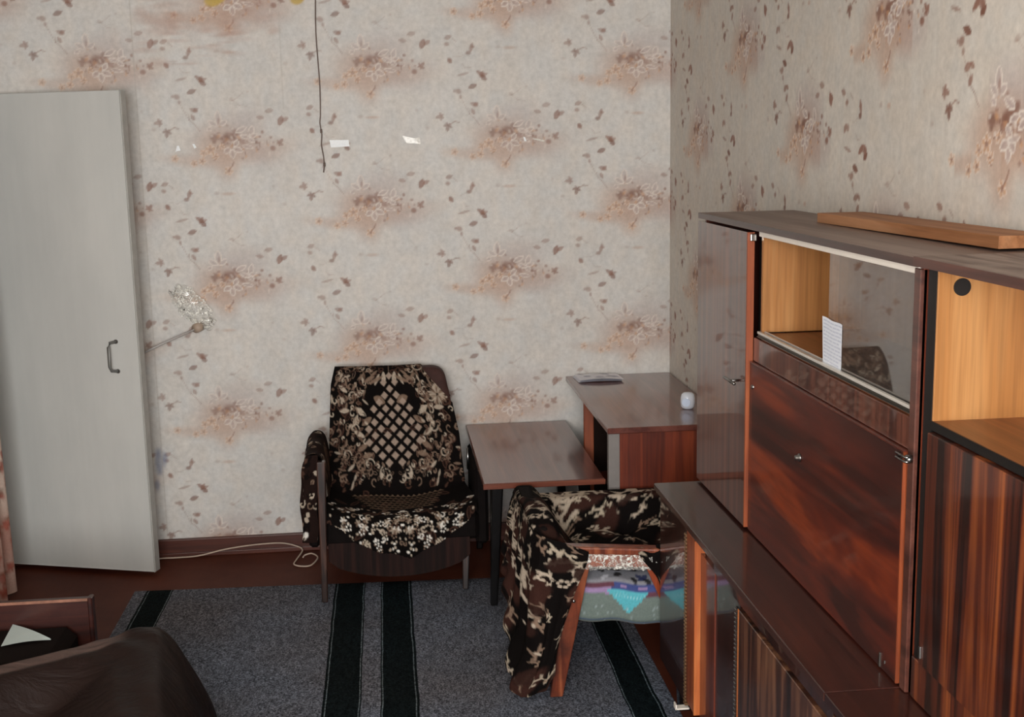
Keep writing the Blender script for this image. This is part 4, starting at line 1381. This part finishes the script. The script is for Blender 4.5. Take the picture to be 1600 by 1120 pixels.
# (b) the fall behind the back, round the near corner, down to the rug
plan = np.array([(.405, 4.12), (.398, 3.95), (.400, 3.78), (.404, 3.66), (.412, 3.605), (.432, 3.570), (.470, 3.555), (.520, 3.553), (.575, 3.553)])
sp_ = np.concatenate([[0], np.cumsum(np.hypot(*np.diff(plan, axis=0).T))])
ns, nt = 190, 160
S, T = np.meshgrid(np.linspace(0, 1, ns), np.linspace(0, 1, nt))      # T 0 top, 1 hem
corner = sp_[5] / sp_[-1]
side = np.clip((S - corner) / (1 - corner), 0, 1)
squeeze = 1 - .62 * sstep(0.0, 1.0, T)
S2 = np.where(S > corner, corner + (S - corner) * squeeze, S)
BX = np.interp(S2 * sp_[-1], sp_, plan[:, 0]); BY = np.interp(S2 * sp_[-1], sp_, plan[:, 1])
ztop = np.interp(S, [0, corner * .7, corner, corner + .10, 1], [.545, .570, .545, .525, .492])
zhem = np.interp(S, [0, corner * .45, corner * .80, corner, corner + .3 * (1 - corner), corner + .75 * (1 - corner), 1], [.34, .25, .06, .020, .022, .05, .10])
BZ = ztop + (zhem - ztop) * T
lean = sstep(0, .35, T)
BX = BX + (1 - lean) * .022 - .020 * sstep(.5, 1, T) * (1 - side) - .05 * sstep(.75, 1, T) * (1 - side) * S - .006
fold = .010 * np.sin(S * 46 + 2 * T) * sstep(.08, .5, T)
BX = BX + fold * (1 - side); BY = BY - np.abs(fold) * 1.0 * side - .010 * sstep(.6, 1, T) * side
link('fall', grid_mesh('fall', np.stack([BX, BY, BZ], -1), colour_at(S * .62 + .30, T * .60 + .40)), M_VELOUR, t2, WL[t2], True)
# (c) the corner lying over the front of the near arm
A_, B_ = np.meshgrid(np.linspace(0, 1, 40), np.linspace(0, 1, 60))
gx = .745 + A_ * .145
pf = np.array([(3.72, .425), (3.64, .470), (3.615, .492), (3.578, .494), (3.566, .482), (3.5645, .44), (3.5640, .375)])
sl3 = np.concatenate([[0], np.cumsum(np.hypot(*np.diff(pf, axis=0).T))])
qq = B_ * sl3[-1]
gy = np.interp(qq, sl3, pf[:, 0]); gz = np.interp(qq, sl3, pf[:, 1])
pointy = sstep(.55, 1, B_)
gx = .822 + (gx - .822) * (1 - .92 * pointy)
gz = gz - .010 + .004 * np.sin(A_ * 14)
gy = gy - .003
link('corner_fold', grid_mesh('corner_fold', np.stack([gx, gy, gz], -1), colour_at(A_ * .15 + .62, B_ * .25 + .10)), M_VELOUR, t2, WL[t2], True)

# ------------------------------------------------------------------ bed end in the foreground
M_BED = wood('old_red_brown_board', lin(38, 12, 8), lin(56, 20, 13), lin(72, 30, 20), 'x', 24, .06, .45, .35, .15, .6, wear=.2, wearcol=lin(120, 70, 52))
bd = thing('bed', 'low bed with a dark red-brown end board at the bottom left corner', 'bed', (-1.25, 3.0, 0))
zb, yb = .40, 3.662
part('end_board', M_BED, bd, (XL + .01, -.934, yb - .024, yb, .06, zb), bev=.003)
part('end_post', M_BED, bd, (-.940, -.926, yb - .032, yb + .004, .0106, zb + .004), bev=.003)
bm = BM(); box(bm, XL + .01, -.94, yb - .026, yb - .022, zb - .008, zb + .001, .001, 1)
fin('worn_edge', bm, plain('worn_pale_edge', lin(150, 104, 84), .5, var=.4, scale=30), bd)
M_TICK = plain('dark_ticking', lin(24, 17, 15), .9, spec=.1)
part('mattress', M_TICK, bd, (XL + .02, -.72, 1.75, yb - .05, .10, .235), bev=.03)
part('bolster', M_TICK, bd, (XL + .03, -.97, 3.33, yb - .028, .235, .326), bev=.03)
for x in (-1.6, -.78):
    bm = BM(); post(bm, (x, 1.8, .0), (x, 1.8, .11), .04, .04, .05, .05)
    fin('leg', bm, M_BED, bd, WL[bd])
bm = BM(); post(bm, (-.80, 3.5, .0106), (-.80, 3.5, .11), .04, .04, .05, .05)
fin('leg', bm, M_BED, bd, WL[bd])
# sheet of white paper between the board and the bedspread
U, T = np.meshgrid(np.linspace(0, 1, 12), np.linspace(0, 1, 10))
P = np.stack([-1.152 + U * .134 - .012 * T * (1 - U), 3.472 + U * .026 + T * .160 * (1 - U), .330 + .005 * np.sin(U * 3) + .004 * T], -1)
tag(link('paper_sheet', grid_mesh('paper_sheet', P), plain('white_paper', lin(196, 208, 204), .7, var=.03), smooth=True), 'white sheet of paper lying between the bed end board and brown cover', 'paper')
# bedspread
rs = np.random.RandomState(2)
cor = np.array([-.716, 3.335])                     # far corner, on top
dr = np.array([-.320, -.178]); dr = dr / np.linalg.norm(dr)      # along the far rim, to the left
df = np.array([.16, -.95]); df = df / np.linalg.norm(df)         # down the fold, to the viewer
na, nb = 150, 170
A_, B_ = np.meshgrid(np.linspace(-.42, 1.02, na), np.linspace(-.055, 1.2, nb))    # A>0 to the left along the rim, A<0 over the right side; B towards the viewer
zt = .405
Ap, An = np.maximum(A_, 0), np.maximum(-A_, 0)
BX = cor[0] + dr[0] * Ap + df[0] * B_ * .9
BY = cor[1] + dr[1] * Ap + df[1] * B_ * .9
# right side falls steeply away after a rounded shoulder
fallx = .16 * (1 - np.exp(-An / .12)) + .10 * An
BX = BX + fallx
BZ = zt - .035 * np.clip(B_, 0, 2) - 1.05 * np.maximum(0, An - .03) + .012 * (np.exp(-(A_ / .10) ** 2)) 
BZ = BZ - .12 * sstep(.02, .34, Ap) * sstep(.06, .20, B_) * 1.0 * (1 - .2 * B_)
BZ = BZ - .10 * sstep(-.01, -.055, B_)
crease = .004 * np.sin(A_ * 60 + B_ * 26 + 3 * np.sin(B_ * 9)) * np.exp(-(A_ / .16) ** 2) + .005 * np.sin(B_ * 18 - A_ * 30) * np.exp(-((A_ + .18) / .15) ** 2)
BZ = BZ + crease
BX = BX + .012 * np.sin(B_ * 22 + An * 5) * sstep(.05, .3, An)
BZ = np.maximum(BZ, .015)
m = N('brown_satin_cover')
f = m.noise(m.coord((5, 14, 5), (0, 0, .5)), 1, 5, .55, 1.5)
m.bump(f, .45, .02)
at = m.n('ShaderNodeVertexColor', layer_name='print')
M_SATIN = m.set(col=m.mix(1, at.outputs[0], m.ramp(f, [(.3, .8), (.7, 1.15)]), 'MULTIPLY'), rough=.50, spec=.12)
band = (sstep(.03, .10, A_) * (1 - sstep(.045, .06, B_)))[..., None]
CS = lin(36, 25, 22) * (1 - band) + lin(92, 74, 68) * band      # paler along the far rim than the rest of the cover
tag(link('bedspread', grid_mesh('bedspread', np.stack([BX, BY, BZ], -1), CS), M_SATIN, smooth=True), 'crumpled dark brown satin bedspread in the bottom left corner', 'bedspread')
